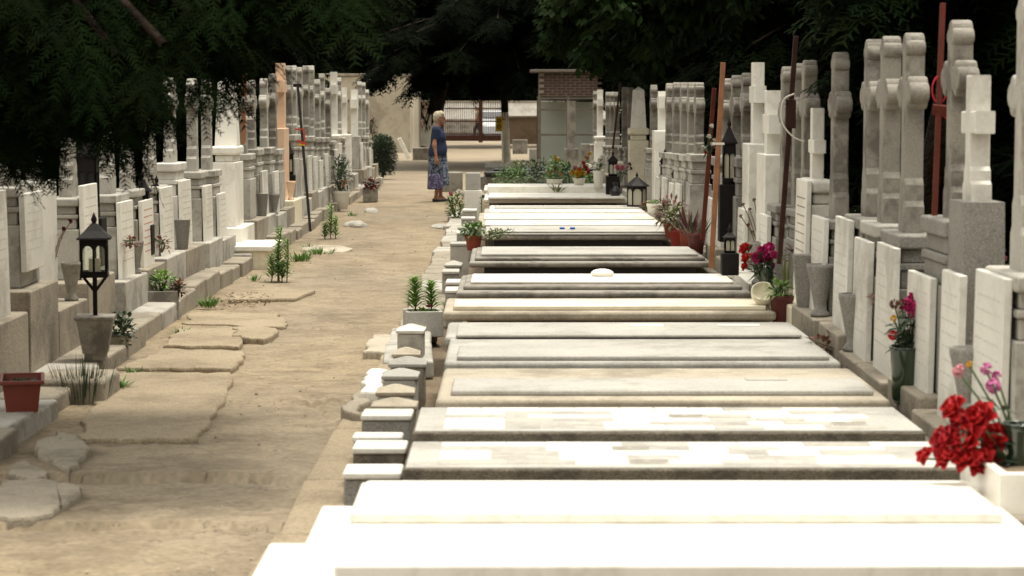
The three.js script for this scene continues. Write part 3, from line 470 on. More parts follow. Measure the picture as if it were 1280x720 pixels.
layOut('l', [
  { u: -42, top: 60, arm: 120, base: 240, label: 'tan gravestone with square armed cross beside the red trough', cm: M.paleStone, pm: M.slabTan, tab: 0.7, ph: 0.5, cross: 'plain' },
  { u: 8, top: 60, arm: 118, base: 232, T: 0.12, label: 'pale gravestone with a stained tablet set high, above the red trough', cm: M.paleStone, pm: M.paleStone, tab: 0.42, ty: 0.72, tm: M.dustyMarble, ph: 0.62, pt: 0.26 },
  { u: 42, top: 70, arm: 122, base: 225, T: 0.1, label: 'white pillar gravestone with a turned baluster beside it', cm: M.paleStone, pm: M.dustyMarble, ped: 'plain', vase: [[-0.7, 'u', M.greyStone]], ph: 0.42, pt: 0.16 },
  { u: 84, top: 84, arm: 124, base: 246, T: 0.1, label: 'pale cross on a stepped pedestal with white tablet and dark red roses', cm: M.paleStone, pm: M.paleStone, tab: 0.62, tm: M.marble, ph: 0.52 },
  wl(133, 90, 126, 242, { tab: 0.55, tm: M.marble, vase: [[-0.85, 'u']] }), wl(158, 92, 126, 236, { tab: 0.5, ti: M.redInk, tm: M.marble, label: 'pale cross with a white tablet lettered in red', group: null }), wl(186, 96, 128, 232, { tab: 0.55, tm: M.marble }),
  wl(212, 97, 128, 203, { ped: 'stepped', pt: 0.22, tab: 0.58, tm: M.marble, vase: [[0.8, 'q']], pm: M.dustyMarble, label: 'pale cross on a tall cream stepped pedestal with square urn', group: null }), wl(240, 98, 128, 214, { tab: 0.5, tm: M.marble }), wl(258, 100, 129, 212, { tab: 0.42, tm: M.marble }),
  { u: 284, top: 98, arm: 128, base: 182, T: 0.155, cross: 'obelisk', ped: 'capped', pt: 0.26, pw: 0.7, cm: M.marble, pm: M.marble, bm: M.marble, label: 'large white marble obelisk on a marble step, tallest white stone behind the kerb' },
  wl(303, 104, 130, 192, { cm: M.greyStone }), wl(314, 100, 128, 186, { tab: 0.5, vase: [[0.8, 'q']], pt: 0.24, cm: M.greyStone }), wl(330, 98, 127, 184, { tab: 0.5, vase: [[0.8, 'u']] }), wl(341, 92, 124, 186, { cm: M.greyStone }),
  { u: 351, top: 79, arm: 108, base: 160, T: 0.125, cross: 'plain', steps: false, w: 0.08, aW: 0.24, ped: 'plain', pt: 0.16, cm: M.peach, pm: M.peach, bm: M.creamMarble, label: 'peach coloured marble cross on a peach pedestal', vase: [[0.7, 'u', M.peach]] },
  wl(361, 82, 114, 168, { cm: M.greyStone }), wl(367, 82, 114, 168), wl(374, 84, 115, 170, { tab: 0.5 }), wl(382.5, 82, 113, 170, { tab: 0.5, cm: M.greyStone }), wl(389, 82, 114, 172, { tab: 0.4 }), wl(396.5, 99, 124, 172, { tab: 0.5 }), wl(402.5, 92, 120, 172), wl(410, 110, 131, 176, { tab: 0.5, cm: M.greyStone }),
  { u: 417.5, top: 90, arm: 112, base: 168, T: 0.12, cross: 'plain', steps: false, w: 0.08, aW: 0.22, ped: 'capped', cm: M.marble, pm: M.marble, label: 'tall narrow white marble cross among the grey ones behind the kerb', bm: M.paleStone },
  wl(423.5, 97, 120, 172), { u: 430.5, top: 109, arm: 125, base: 168, T: 0.1, cross: 'plain', steps: false, aW: 0.2, ped: 'plain', cm: M.marble, pm: M.marble, label: 'short white marble cross behind the white bucket shrub', bm: M.paleStone },
  { u: 443, top: 112, arm: 130, base: 170, T: 0.14, cross: 'plain', steps: false, w: 0.09, aW: 0.25, ped: 'plain', cm: M.marble, pm: M.paleStone, label: 'thick square white cross on a grey stone, close to the red geranium', tab: 0.5 },
  wl(449.5, 102, 124, 170), wl(454, 103, 124, 170, { tab: 0.4 }), wl(458.5, 112, 130, 176),
]);
{ const g = thing('marble_step', 'clean white marble step jutting from the kerb under the large obelisk', 'step', [-2.76, 0, -24.3]); mesh('tread', box(0.56, 0.05, 1.2, 0.008, 0, 0.2, 0), M.marble, g); mesh('riser', box(0.5, 0.26, 1.14, 0.006, -0.01, -0.06, 0), M.creamMarble, g); }
// a second line of graves half seen through the gaps beside the tomb heads
for (const [x, Z, h, l] of [[3.55, 13.2, 1.25, 'white grave marker glimpsed between the weathered crosses, by the leaning trunk'], [3.9, 15.6, 1.1, 'white grave marker glimpsed past the widest pedestal']]) { const g = thing('grave_marker', l, 'gravestone', [x, 0, -Z], -0.1); mesh('plinth', box(0.5, 0.36, 0.8, 0.012, 0, -0.06, 0), M.concrete, g); mesh('headstone', PED.capped(0.16, 0.5, 0.3, h), M.marble, g); }

// ---------- trees ----------
function sprigGeo(kind) {                                  // one twig, 1 long along +x, bending down a little
  const p = [], add = (a, b, w, up) => { const d = b.clone().sub(a), s = d.clone().cross(up).normalize().multiplyScalar(w); const q = [a.clone().sub(s), a.clone().add(s), b.clone().add(s.clone().multiplyScalar(0.35)), b.clone().sub(s.clone().multiplyScalar(0.35))]; for (const i of [0, 1, 2, 0, 2, 3]) p.push(q[i].x, q[i].y, q[i].z); };
  const twig = (o, dir, len, n, nl, w) => {
    const side = dir.clone().cross(V(0, 1, 0)).normalize(), at = (t) => o.clone().addScaledVector(dir, t * len).add(V(0, -0.12 * t * t * len, 0));
    add(at(0), at(0.5), w * 0.9, V(0, 1, 0)); add(at(0.5), at(1), w * 0.7, V(0, 1, 0));
    for (let i = 0; i < n; i++) { const t = (i + 0.5) / n, a = at(t); for (const s of [-1, 1]) { const d = dir.clone().multiplyScalar(0.75).addScaledVector(side, s * 0.85).add(V(0, rr(-0.35, 0.25), 0)).normalize(); add(a, a.clone().addScaledVector(d, nl * rr(0.8, 1.15) * (1 - 0.35 * t)), w, V(rr(-0.3, 0.3), 1, rr(-0.3, 0.3))); } }
  };
  if (kind === 'spruce') { twig(V(0, 0, 0), V(1, 0, 0), 1, 13, 0.15, 0.013); for (const [t, s] of [[0.15, 1], [0.3, -1], [0.45, 1], [0.6, -1]]) twig(V(t, -0.02, 0), V(0.75, -0.12, s * 0.62).normalize(), 0.6 * (1 - t * 0.55), 8, 0.12, 0.012); }
  if (kind === 'fan') { twig(V(0, 0, 0), V(1, 0, 0), 1, 7, 0.26, 0.03); for (const [t, s] of [[0.1, 1], [0.25, -1], [0.5, 1]]) twig(V(t, 0, 0), V(0.7, -0.2, s * 0.7).normalize(), 0.6, 5, 0.2, 0.03); }
  if (kind === 'leaf') for (let i = 0; i < 13; i++) { const a = V(rr(0, 0.8), rr(-0.25, 0.2), rr(-0.35, 0.35)), d = V(rr(0.1, 1), rr(-0.7, 0.3), rr(-0.8, 0.8)).normalize(), m = a.clone().addScaledVector(d, 0.14), e = a.clone().addScaledVector(d, 0.3), s = d.clone().cross(V(rr(-1, 1), 1, rr(-1, 1))).normalize().multiplyScalar(0.09); for (const q of [a, m.clone().add(s), e, a, e, m.clone().sub(s)]) p.push(q.x, q.y, q.z); }
  const g = new THREE.BufferGeometry(); g.setAttribute('position', new THREE.Float32BufferAttribute(p, 3)); g.computeVertexNormals(); return g;
}
const SPRIG = { spruce: sprigGeo('spruce'), fan: sprigGeo('fan'), leaf: sprigGeo('leaf') };
const sprigMat = (m) => { const q = m.clone(); q.side = THREE.DoubleSide; q.userData.plain = true; return q; };
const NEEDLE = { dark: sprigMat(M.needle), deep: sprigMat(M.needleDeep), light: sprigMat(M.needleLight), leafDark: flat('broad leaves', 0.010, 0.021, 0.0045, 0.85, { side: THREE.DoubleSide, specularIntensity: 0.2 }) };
function crown(parent, items, kind, material, name = 'crown') { // items: [position, direction, size]
  const m = new THREE.InstancedMesh(SPRIG[kind], material, items.length), q = new THREE.Matrix4(), c = new THREE.Color();
  items.forEach(([p, d, s], i) => {
    const x = d.clone().normalize(), z = x.clone().cross(V(rr(-0.25, 0.25), 1, rr(-0.25, 0.25))).normalize(), y = z.clone().cross(x);
    q.makeBasis(x.multiplyScalar(s), y.multiplyScalar(s), z.multiplyScalar(s)).setPosition(p); m.setMatrixAt(i, q); const k = rr(0.6, 1.5); m.setColorAt(i, c.setRGB(k * rr(0.85, 1.15), k, k * 0.95));
  });
  m.name = name; m.castShadow = m.receiveShadow = true; m.userData.kind = 'stuff'; parent.add(m); return m;
}
function limbCurve(root, tip, sag) { const m = root.clone().lerp(tip, 0.5); m.y += sag; return new THREE.QuadraticBezierCurve3(root, m, tip); }
function sprigsOn(curve, items, n, size, spread, from = 0.25) {
  for (let i = 0; i < n; i++) {
    const t = from + (1 - from) * Math.pow(rnd(), 0.8), p = curve.getPointAt(t), d = curve.getTangentAt(t), s = d.clone().cross(V(0, 1, 0)).normalize();
    const k = rr(-1, 1), out = d.clone().multiplyScalar(0.8).addScaledVector(s, k * 1.1).add(V(0, rr(-0.75, 0.05), 0)).normalize();
    items.push([p.addScaledVector(s, k * spread * (1.1 - t)).add(V(0, -Math.abs(rr(0, 0.6)) * spread, 0)), out, size * rr(0.65, 1.25)]);
  }
}
function conifer(label, x, z, { h = 12, low = 2, r = 3, limbs = 90, per = 60, size = 0.5, kind = 'fan', m = NEEDLE.dark, trunkR = 0.22, lean = [0, 0], white = 0, extra = [], name = 'conifer_tree', group, sag = 0.3, droop = 0.35 }) {
  const g = thing(name, label, 'tree', [x, 0, z], 0, group), items = [], wood = [], ax = (y) => V(lean[0] * y / h, y, lean[1] * y / h);
  mesh('trunk', taper([ax(-0.1), ax(h * 0.25), ax(h * 0.6), ax(h)], [trunkR * 1.15, trunkR * 0.9, trunkR * 0.55, 0.03], 10), M.bark, g);
  if (white) mesh('whitewash', taper([ax(0), ax(white * 0.4), ax(white)], [trunkR * 1.22, trunkR * 1.12, trunkR * 1.04], 14), M.whitewash, g);
  for (let i = 0; i < limbs; i++) {
    const t = Math.pow(i / limbs, 0.9), y = lerp(low, h * 0.97, t), a = i * 2.399 + rr(-0.4, 0.4), R = r * (1 - t * 0.85) * rr(0.7, 1.1), root = ax(y + R * 0.12), tip = ax(y).add(V(Math.cos(a) * R, -R * droop * rr(0.4, 1.2), Math.sin(a) * R));
    const c = limbCurve(root, tip, R * sag * 0.5); wood.push(tube([c.getPoint(0), c.getPoint(0.5), c.getPoint(0.95)], 0.025, 4, 4)); sprigsOn(c, items, Math.ceil(per * (0.4 + 0.6 * R / r)), size, R * 0.3);
  }
  for (const e of extra) { const root = ax(Math.max(e.y + 0.5, low)), tip = V(e.x - x, e.y, e.z - z), c = limbCurve(root, tip, e.sag ?? 0.5); wood.push(tube([c.getPoint(0), c.getPoint(0.5), c.getPoint(0.97)], 0.022, 5, 4)); sprigsOn(c, items, e.n ?? 90, e.size ?? size, e.spread ?? 0.5, e.from ?? 0.3); }
  mesh('limbs', wood, M.bark, g); crown(g, items, kind, m);
  return g;
}
// dark spruce whose lower boughs hang over the kerb: tips lie along the fringe seen against the crosses
{
  const fringe = [[-60, 235], [0, 228], [40, 240], [72, 250], [95, 190], [120, 188], [150, 205], [175, 212], [205, 195], [226, 186], [250, 160], [280, 128], [300, 106], [330, 98], [360, 80], [390, 66], [420, 60], [450, 52], [480, 36]];
  const extra = [];
  const low = (u) => { for (let i = 0; i + 1 < fringe.length; i++) if (u <= fringe[i + 1][0]) return lerp(fringe[i][1], fringe[i + 1][1], (u - fringe[i][0]) / (fringe[i + 1][0] - fringe[i][0])); return 30; };
  for (const [u, v] of fringe) { const p = atZ(u, v - 62 - (u > 230 ? 14 : 0), rr(9.6, 11.4)); extra.push({ x: p.x, y: p.y, z: p.z, n: 85, size: 0.25, spread: 0.2, from: 0.3, sag: 0.35 }); }
  for (let i = 0; i < 90; i++) { const u = rr(-150, 470), v = low(u) - rr(78, 215) - (u > 230 ? 14 : 0), p = atZ(u, v, rr(9.4, 12.6)); extra.push({ x: p.x, y: p.y, z: p.z, n: 90, size: rr(0.26, 0.36), spread: 0.32, from: 0.2, sag: rr(0.2, 0.5) }); }
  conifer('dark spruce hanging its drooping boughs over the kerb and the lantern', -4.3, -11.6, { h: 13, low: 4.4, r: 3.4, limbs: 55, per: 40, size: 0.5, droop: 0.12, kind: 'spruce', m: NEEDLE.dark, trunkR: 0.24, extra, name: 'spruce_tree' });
}
// tree leaning out over the crosses, with fresh green fans
{
  const extra = [];
  for (let i = 0; i < 80; i++) { const u = rr(690, 960), v = rr(-110, 34) - (u > 860 ? 30 : 0) + (u > 740 && u < 835 ? 26 : 0), p = atZ(u, v, rr(32, 41)); extra.push({ x: p.x, y: p.y, z: p.z, n: 80, size: 0.6, spread: 0.45, from: 0.5, sag: 0.7 }); }
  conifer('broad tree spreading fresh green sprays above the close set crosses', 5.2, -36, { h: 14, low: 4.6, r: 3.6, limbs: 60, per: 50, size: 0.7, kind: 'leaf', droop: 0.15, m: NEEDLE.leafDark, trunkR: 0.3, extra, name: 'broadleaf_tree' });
}
{
  const extra = [];
  for (let i = 0; i < 34; i++) { const u = rr(1040, 1290), p = atZ(u, rr(-90, 38), rr(14, 17)); extra.push({ x: p.x, y: p.y, z: p.z, n: 60, size: 0.4, spread: 0.4, from: 0.35, sag: 0.5 }); }
  conifer('dark leaning conifer between the weathered crosses and the white grave marker', 3.55, -19.5, { h: 12, low: 3.6, r: 2.5, limbs: 80, per: 60, size: 0.5, kind: 'fan', m: NEEDLE.dark, trunkR: 0.17, droop: 0.15, lean: [2.2, 0.5], extra });
}
conifer('gnarled conifer with a thick black trunk and whitewashed foot near the gate', atZ(534, 182, 97).x, -97, { h: 14, low: 4.6, r: 5, limbs: 90, per: 60, size: 1.3, m: NEEDLE.dark, trunkR: 0.34, lean: [3.2, 0], white: 1.35, droop: 0.2 });
{
  const extra = []; for (let i = 0; i < 60; i++) { const u = rr(455, 765), p = atZ(u, rr(-40, 78) + (u < 500 ? 26 : u < 670 ? 24 : 8), rr(60, 72)); extra.push({ x: p.x, y: p.y, z: p.z, n: 60, size: 0.7, spread: 0.4, from: 0.45, sag: 0.8 }); }
  conifer('conifer with a slim whitewashed trunk and a yellow notice, in the middle of the yard', atZ(633, 200, 69).x, -69, { h: 13, low: 4.0, r: 4.2, limbs: 90, per: 60, size: 0.9, droop: 0.2, m: NEEDLE.deep, trunkR: 0.115, white: 1.55, lean: [-0.4, 0], extra });
}
const TG = 'dark evergreens closing the view behind the graves';
const backTrees = [
  [-6.6, -27, 13, 2.8], [-6.4, -37, 13, 2.7], [-6.6, -47, 14, 2.8], [-7.4, -58, 14, 3], [-8.6, -33, 14, 4], [-9.5, -45, 15, 4.2], [-9, -62, 15, 4.5], [-7.6, -19, 12, 2.6],
  [5.6, -13.2, 12, 2.5], [6.6, -16.5, 13, 3.1], [6.4, -23, 13, 3.1], [6.6, -29.5, 13, 2.8], [6.4, -43, 13, 3], [6, -50, 14, 3], [8.4, -20, 14, 4], [8.6, -30, 14, 4], [8.8, -45, 14, 4.4], [6.5, -61, 14, 3.6], [6.5, -74, 14, 4],
];
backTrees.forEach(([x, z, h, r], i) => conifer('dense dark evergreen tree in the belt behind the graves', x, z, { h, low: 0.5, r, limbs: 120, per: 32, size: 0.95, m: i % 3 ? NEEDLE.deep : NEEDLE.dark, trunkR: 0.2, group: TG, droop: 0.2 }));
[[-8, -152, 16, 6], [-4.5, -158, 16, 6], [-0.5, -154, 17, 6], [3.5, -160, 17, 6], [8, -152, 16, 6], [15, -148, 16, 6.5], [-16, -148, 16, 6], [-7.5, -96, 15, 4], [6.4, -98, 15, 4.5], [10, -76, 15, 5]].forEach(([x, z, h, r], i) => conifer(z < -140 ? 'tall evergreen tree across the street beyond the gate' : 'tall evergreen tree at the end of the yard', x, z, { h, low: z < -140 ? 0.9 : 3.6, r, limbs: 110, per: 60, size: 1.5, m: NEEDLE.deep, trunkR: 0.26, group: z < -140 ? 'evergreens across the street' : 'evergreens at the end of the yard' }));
// the belt of trees goes on behind the viewpoint and keeps the sky off the sides of the stones that face it
[[-5, 6, 13, 4], [5.8, 6, 13, 3.6], [6.4, -3, 12, 3]].forEach(([x, z, h, r]) => conifer('evergreen tree of the belt around the viewpoint', x, z, { h, low: 1.2, r, limbs: 90, per: 40, size: 1.0, m: NEEDLE.deep, trunkR: 0.24, group: 'evergreens behind the viewpoint' }));

// ---------- the end of the yard: walls, gate, street ----------
{ const p = atZ(464, 195, 84), q = atZ(513, 195, 84), w = 6.5; const g = thing('plaster_wall', 'tall stained cream plaster wall at the end of the yard beside the gate', 'wall', [q.x - w / 2, 0, -84.3]); mesh('wall', box(w, 2.9, 0.5, 0.03, 0, -0.05, 0), M.plaster, g); mesh('coping', box(w + 0.06, 0.1, 0.6, 0.02, 0, 2.85, 0), M.concrete, g); mesh('return_wall', box(0.4, 2.7, 10, 0.03, w / 2 - 0.2, -0.05, -5.3), M.plaster, g); }
{ const a = atZ(638, 180, 104), g = thing('garden_wall', 'low tan plaster wall with coping between the trunk and the glass shelter', 'wall', [a.x + 2, 0, -104]); mesh('wall', box(4.4, 1.25, 0.3, 0.03, 0, -0.05, 0), M.tanPlaster, g); mesh('coping', box(4.5, 0.1, 0.42, 0.02, 0, 1.2, 0), M.concrete, g); }
{ const p = atZ(536, 180, 106), g = thing('gate_wall', 'brownish wall pier between the plaster wall and the gate', 'wall', [p.x - 0.3, 0, -109]); mesh('wall', box(2.4, 2.0, 0.3, 0.03, -0.3, -0.05, 0), M.tanPlaster, g); mesh('coping', box(2.5, 0.08, 0.4, 0.02, -0.3, 1.95, 0), M.concrete, g); }
{
  const Z = 108, x0 = atZ(553, 178, Z).x, x1 = atZ(629, 178, Z).x, g = thing('iron_gate', 'rust red iron gate of upright bars with solid lower panels', 'gate', [(x0 + x1) / 2, 0, -Z]), w = x1 - x0;
  for (const k of [-0.5, 0.13, 0.5]) mesh('post', box(k === 0.13 ? 0.2 : 0.16, 2.05, 0.12, 0.01, k * w, 0, 0), M.rustIron, g);
  for (const [a, b] of [[-0.5, 0.13], [0.13, 0.5]]) {
    const c = (a + b) / 2 * w, l = (b - a) * w - 0.2; for (const y of [0.36, 0.98, 1.6]) mesh('rail', box(l, 0.06, 0.05, 0.006, c, y, 0), M.rustIron, g);
    mesh('lower_panel', box(l, 0.28, 0.02, 0.004, c, 0.07, 0), M.rustIron, g);
    const n = Math.round(l / 0.105); for (let i = 0; i < n; i++) mesh('bar', plainBox(0.024, 1.62, 0.024, c - l / 2 + (i + 0.5) * l / n, 0.36, 0), M.rustIron, g);
  }
}
{ const g = thing('street_wall', 'pale rendered wall across the street, seen through the gate bars', 'wall', [-1.6, 0, -146]); mesh('wall', box(36, 1.1, 0.4, 0.02, 0, 0.9, 0), M.dustyMarble, g); mesh('plinth', box(36.1, 0.9, 0.5, 0.02, 0, 0, 0), M.greyStone, g); mesh('coping', box(36.2, 0.08, 0.6, 0.02, 0, 2.0, 0), M.concrete, g); }
{ // parked car
  const p = atZ(618, 165, 126), g = thing('parked_car', 'pale silver hatchback parked on the street behind the gate', 'car', [p.x, 0, -126], Math.PI / 2);
  const s = new THREE.Shape([[-2.1, 0.3], [-2.15, 0.62], [-1.95, 0.86], [-1.1, 0.95], [-0.35, 1.42], [1.1, 1.45], [1.85, 1.0], [2.05, 0.85], [2.1, 0.4], [2.0, 0.28]].map(([x, y]) => new THREE.Vector2(x, y)));
  const paint = flat('silver car paint', 0.5, 0.52, 0.54, 0.3, { clearcoat: 0.7 });
  mesh('body', new THREE.ExtrudeGeometry(s, { depth: 1.5, bevelEnabled: true, bevelSize: 0.06, bevelThickness: 0.08, bevelSegments: 2 }).translate(0, 0, -0.75), paint, g);
  for (const q of [[[-0.95, 0.96], [-0.32, 1.36], [0.32, 1.38], [0.32, 0.96]], [[0.4, 0.96], [0.4, 1.38], [1.05, 1.38], [1.6, 0.98]]]) mesh('side_window', new THREE.ExtrudeGeometry(new THREE.Shape(q.map(([x, y]) => new THREE.Vector2(x, y))), { depth: 0.01, bevelEnabled: false }).translate(0, 0, 0.832), M.black, g);
  for (const x of [-1.35, 1.35]) for (const s2 of [-1, 1]) { const wz = new THREE.Group(); wz.name = 'wheel'; wz.position.set(x, 0.31, s2 * 0.74); g.add(wz); mesh('tyre', new THREE.TorusGeometry(0.23, 0.08, 8, 20), M.black, wz); mesh('rim', new THREE.CylinderGeometry(0.17, 0.17, 0.12, 16).rotateX(Math.PI / 2), M.slabGrey, wz); }
  mesh('windscreen', box(0.02, 0.62, 1.3, 0.008, 0, -0.31, 0).rotateZ(-1.01).translate(-0.83, 1.27, 0), M.black, g); for (const s2 of [-1, 1]) mesh('headlight', box(0.1, 0.12, 0.3, 0.03, -2.13, 0.62, s2 * 0.55), M.whitePlastic, g); mesh('door_handle', box(0.16, 0.03, 0.03, 0.008, 0.1, 0.86, 0.84), M.black, g);
}
{ // glazed shelter over a grave
  const Z = 60, x0 = atZ(674, 205, Z).x, x1 = atZ(746, 205, Z).x, w = x1 - x0, D = 1.5, g = thing('glass_shelter', 'timber framed glass shelter over a grave, with a brick frieze on top', 'shelter', [(x0 + x1) / 2, 0, -Z - D / 2]);
  const px = [-0.5, 0.0, 0.5];
  for (const k of px) for (const s of [-1, 1]) mesh('post', box(0.09, 2.0, 0.09, 0.01, k * w, 0, s * D / 2), M.greyWood, g);
  for (const s of [-1, 1]) { for (const y of [0.05, 0.95, 1.62, 1.92]) for (const k of [-0.25, 0.25]) mesh('rail', box(w * 0.5 - 0.094, 0.05, 0.06, 0.008, k * w, y, s * D / 2), M.greyWood, g); }
  for (const s of [-1, 1]) for (const k of [-0.25, 0.25]) for (const [a, b] of [[0.1, 0.95], [1.0, 1.62], [1.67, 1.92]]) mesh('pane', plainBox(w * 0.5 - 0.1, b - a, 0.006, k * w, a, s * D / 2), M.pane, g);
  mesh('pane_sheen_sheet', box(w * 0.94, 1.75, 0.02, 0.005, 0, 0.1, -D / 2 + 0.14), flat('pale pane reflection', 0.5, 0.51, 0.47, 0.95), g);  // pale sheet added behind the glass, stands in for reflections on the panes
  const fr = mesh('frieze', box(w + 0.02, 0.62, D + 0.02, 0.01, 0, 2.0, 0), M.concrete, g), bg = uvm(box(0.225, 0.062, 0.03, 0.006));
  for (let r = 0; r < 8; r++) for (let x = -w / 2 + (r % 2 ? 0.12 : 0); x < w / 2 - 0.05; x += 0.24) { const b = new THREE.Mesh(bg, M.brick); b.name = 'brick'; b.position.set(x + 0.115, 2.02 + r * 0.074, D / 2 + 0.008); b.castShadow = b.receiveShadow = true; fr.add(b); }
  mesh('roof', box(w + 0.5, 0.08, D + 0.4, 0.02, 0, 2.63, 0), M.greyWood, g);
}
{ const p = atZ(714, 200, 55), g = thing('grave_pillar', 'dull grey pillar stone in front of the glass shelter', 'gravestone', [p.x, 0, -55]); mesh('plinth', box(0.34, 0.7, 0.4, 0.012), M.greyStone, g); mesh('shaft', box(0.2, 1.15, 0.2, 0.01, 0, 0.7, 0), M.greyStone, g); }
{ const p = atZ(731, 205, 54), g = thing('grave_pillar', 'short square grey block stone in front of the glass shelter', 'gravestone', [p.x, 0, -53]); mesh('block', box(0.26, 0.85, 0.26, 0.012), M.greyStone, g); }
{ const a = atZ(632, 205, 64), g = thing('stone_kerbing', 'white marble kerbing around the slim whitewashed trunk', 'grave kerb', [a.x, 0, -64]); mesh('long_side', box(1.15, 0.13, 0.14, 0.01, -0.02, 0, 0.5), M.marble, g); mesh('cross_piece', box(0.12, 0.12, 0.9, 0.01, -0.52, 0, -0.03), M.marble, g); mesh('cross_piece', box(0.12, 0.12, 0.9, 0.01, 0.5, 0, -0.03), M.marble, g); }
for (const [u, v, Z, w, h, d, m, l] of [[528, 197, 73, 0.62, 0.42, 0.4, M.greyStone, 'grey stone block in the rubble by the plaster wall'], [650, 193, 82, 0.55, 0.55, 0.4, M.greyStone, 'dark squared stone block against the tan garden wall'], [667, 190, 72, 0.3, 0.4, 0.3, M.marble, 'white stacked stone beside the glass shelter'], [563, 245, 46, 0.5, 0.42, 0.6, M.greyStone, 'grey stone block behind the woman']]) {
  const p = atZ(u, v, Z); tag(mesh('stone_block', box(w, h, d, 0.025, p.x, -0.03, -Z), m), l, 'stone block');
}
{ const p = atZ(514, 190, 75), b = mesh('loose_stone', box(0.14, 0.75, 0.1, 0.02), M.marble); b.position.set(p.x - 0.08, 0, -75); b.rotation.z = 0.45; tag(b, 'white stone bar leaning in the rubble by the plaster wall', 'stone'); }
{ // yellow notice on the whitewashed trunk
  const p = atZ(623, 155, 68.5), g = thing('notice_board', 'yellow notice hung beside the slim whitewashed trunk', 'notice', [p.x + 0.02, p.y, -68.72]);
  mesh('panel', box(0.2, 0.46, 0.03, 0.01, 0, -0.23, 0), flat('yellow paint', 0.80, 0.50, 0.02, 0.6), g); mesh('arm', box(0.12, 0.03, 0.03, 0.004, 0.11, 0.12, -0.028), M.rustIron, g);
  for (const y of [0.1, -0.08]) { const r = mesh('emblem', new THREE.TorusGeometry(0.05, 0.012, 6, 16), M.darkCloth, g); r.position.set(0, y, 0.018); }
}

// ---------- lanterns and poles ----------
function lantern(label, pos, w, h, { sides = 4, post = 0, plinth = 0, turn = 0, glass = M.frosted, legs = false } = {}) {
  const g = thing('lantern', label, 'lantern', pos, turn), R = w / 2, bodyH = h * 0.62, y0 = post + plinth, seg = sides, ap = R * Math.cos(Math.PI / seg), side = 2 * R * Math.sin(Math.PI / seg);
  if (plinth) mesh('plinth', box(w * 1.15, plinth, w * 1.15, 0.008), M.iron, g);
  if (post) { mesh('post', box(0.028, post, 0.028, 0.004), M.iron, g); for (const s of [-1, 1]) mesh('brace', bar(V(0, post * 0.62, 0), V(s * ap * 0.85, post, 0), 0.018, 0.018), M.iron, g); }
  mesh('tray', new THREE.CylinderGeometry(R * 1.06, R * 1.0, h * 0.06, seg).rotateY(Math.PI / seg).translate(0, y0 + h * 0.03, 0), M.iron, g);
  for (let k = 0; k < seg; k++) {
    const a = k / seg * Math.PI * 2, f = new THREE.Shape([[-side / 2, 0], [side / 2, 0], [side / 2, bodyH], [-side / 2, bodyH]].map(([x, y]) => new THREE.Vector2(x, y)));
    const n = seg === 4 ? 2 : 1, gap = side * 0.09, ww = (side - gap * (n + 1)) / n;
    for (let i = 0; i < n; i++) { const hole = new THREE.Path(), x0 = -side / 2 + gap + i * (ww + gap), b = bodyH * 0.08, t = bodyH * 0.68; hole.moveTo(x0, b); hole.lineTo(x0 + ww, b); hole.lineTo(x0 + ww, t); hole.absarc(x0 + ww / 2, t, ww / 2, 0, Math.PI, false); hole.lineTo(x0, b); f.holes.push(hole); }
    mesh('side_frame', new THREE.ExtrudeGeometry(f, { depth: 0.008, bevelEnabled: false, curveSegments: 6 }).translate(0, y0 + h * 0.06, ap - 0.008).rotateY(a), M.iron, g);
    mesh('pane', plainBox(side * 0.9, bodyH * 0.9, 0.003, 0, y0 + h * 0.08, ap - 0.014).rotateY(a), glass, g);
  }
  const roof = new THREE.LatheGeometry([[R * 1.28, 0], [R * 1.24, h * 0.03], [R * 0.7, h * 0.15], [R * 0.3, h * 0.26], [R * 0.08, h * 0.3]].map(([r, y]) => new THREE.Vector2(r, y)), seg).rotateY(Math.PI / seg).toNonIndexed(); roof.computeVertexNormals();
  mesh('roof', roof.translate(0, y0 + h * 0.68, 0), M.iron, g); mesh('finial', lathe([[0.012, 0], [0.02, 0.02], [0.01, 0.045], [0, 0.07]], 8).translate(0, y0 + h * 0.97, 0), M.iron, g);
  mesh('candle', new THREE.CylinderGeometry(w * 0.16, w * 0.16, h * 0.25, 12).translate(0, y0 + h * 0.2, 0), M.wax, g);
  if (legs) for (const s of [-1, 1]) mesh('leg', bar(V(s * R * 0.9, 0, 0), V(s * R * 0.75, h * 0.07, 0), 0.03, 0.03), M.iron, g);
  return g;
}
const P = (u, v, Z) => atZ(u, v, Z);
{ const p = P(120, 448, 14.2); const pot = thing('stone_pot', 'square tapering concrete pot holding the black lantern post', 'pot', [p.x, 0.118, -14.2], 0.1); pot.scale.setScalar(0.8);
  const body = new THREE.CylinderGeometry(0.2, 0.135, 0.28, 4, 1).rotateY(Math.PI / 4).translate(0, 0.2, 0).toNonIndexed(); body.computeVertexNormals(); mesh('bowl', body, M.greyStone, pot); mesh('rim', box(0.31, 0.03, 0.31, 0.01, 0, 0.33, 0), M.greyStone, pot); mesh('foot', box(0.17, 0.07, 0.17, 0.008), M.greyStone, pot);
  lantern('black lantern with arched panes on a braced post in a concrete pot', [p.x, 0.40, -14.2], 0.235, 0.355, { post: 0.25, turn: 0.12, glass: M.pane }); }
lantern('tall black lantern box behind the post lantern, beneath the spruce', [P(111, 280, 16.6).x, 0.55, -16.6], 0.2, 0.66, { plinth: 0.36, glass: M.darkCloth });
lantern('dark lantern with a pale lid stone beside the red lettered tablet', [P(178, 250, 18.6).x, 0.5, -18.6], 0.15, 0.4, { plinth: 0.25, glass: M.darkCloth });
lantern('small dark lantern next to the tall cream stepped pedestal', [P(196, 250, 19.4).x, 0.52, -19.4], 0.13, 0.34, { plinth: 0.22, glass: M.darkCloth });
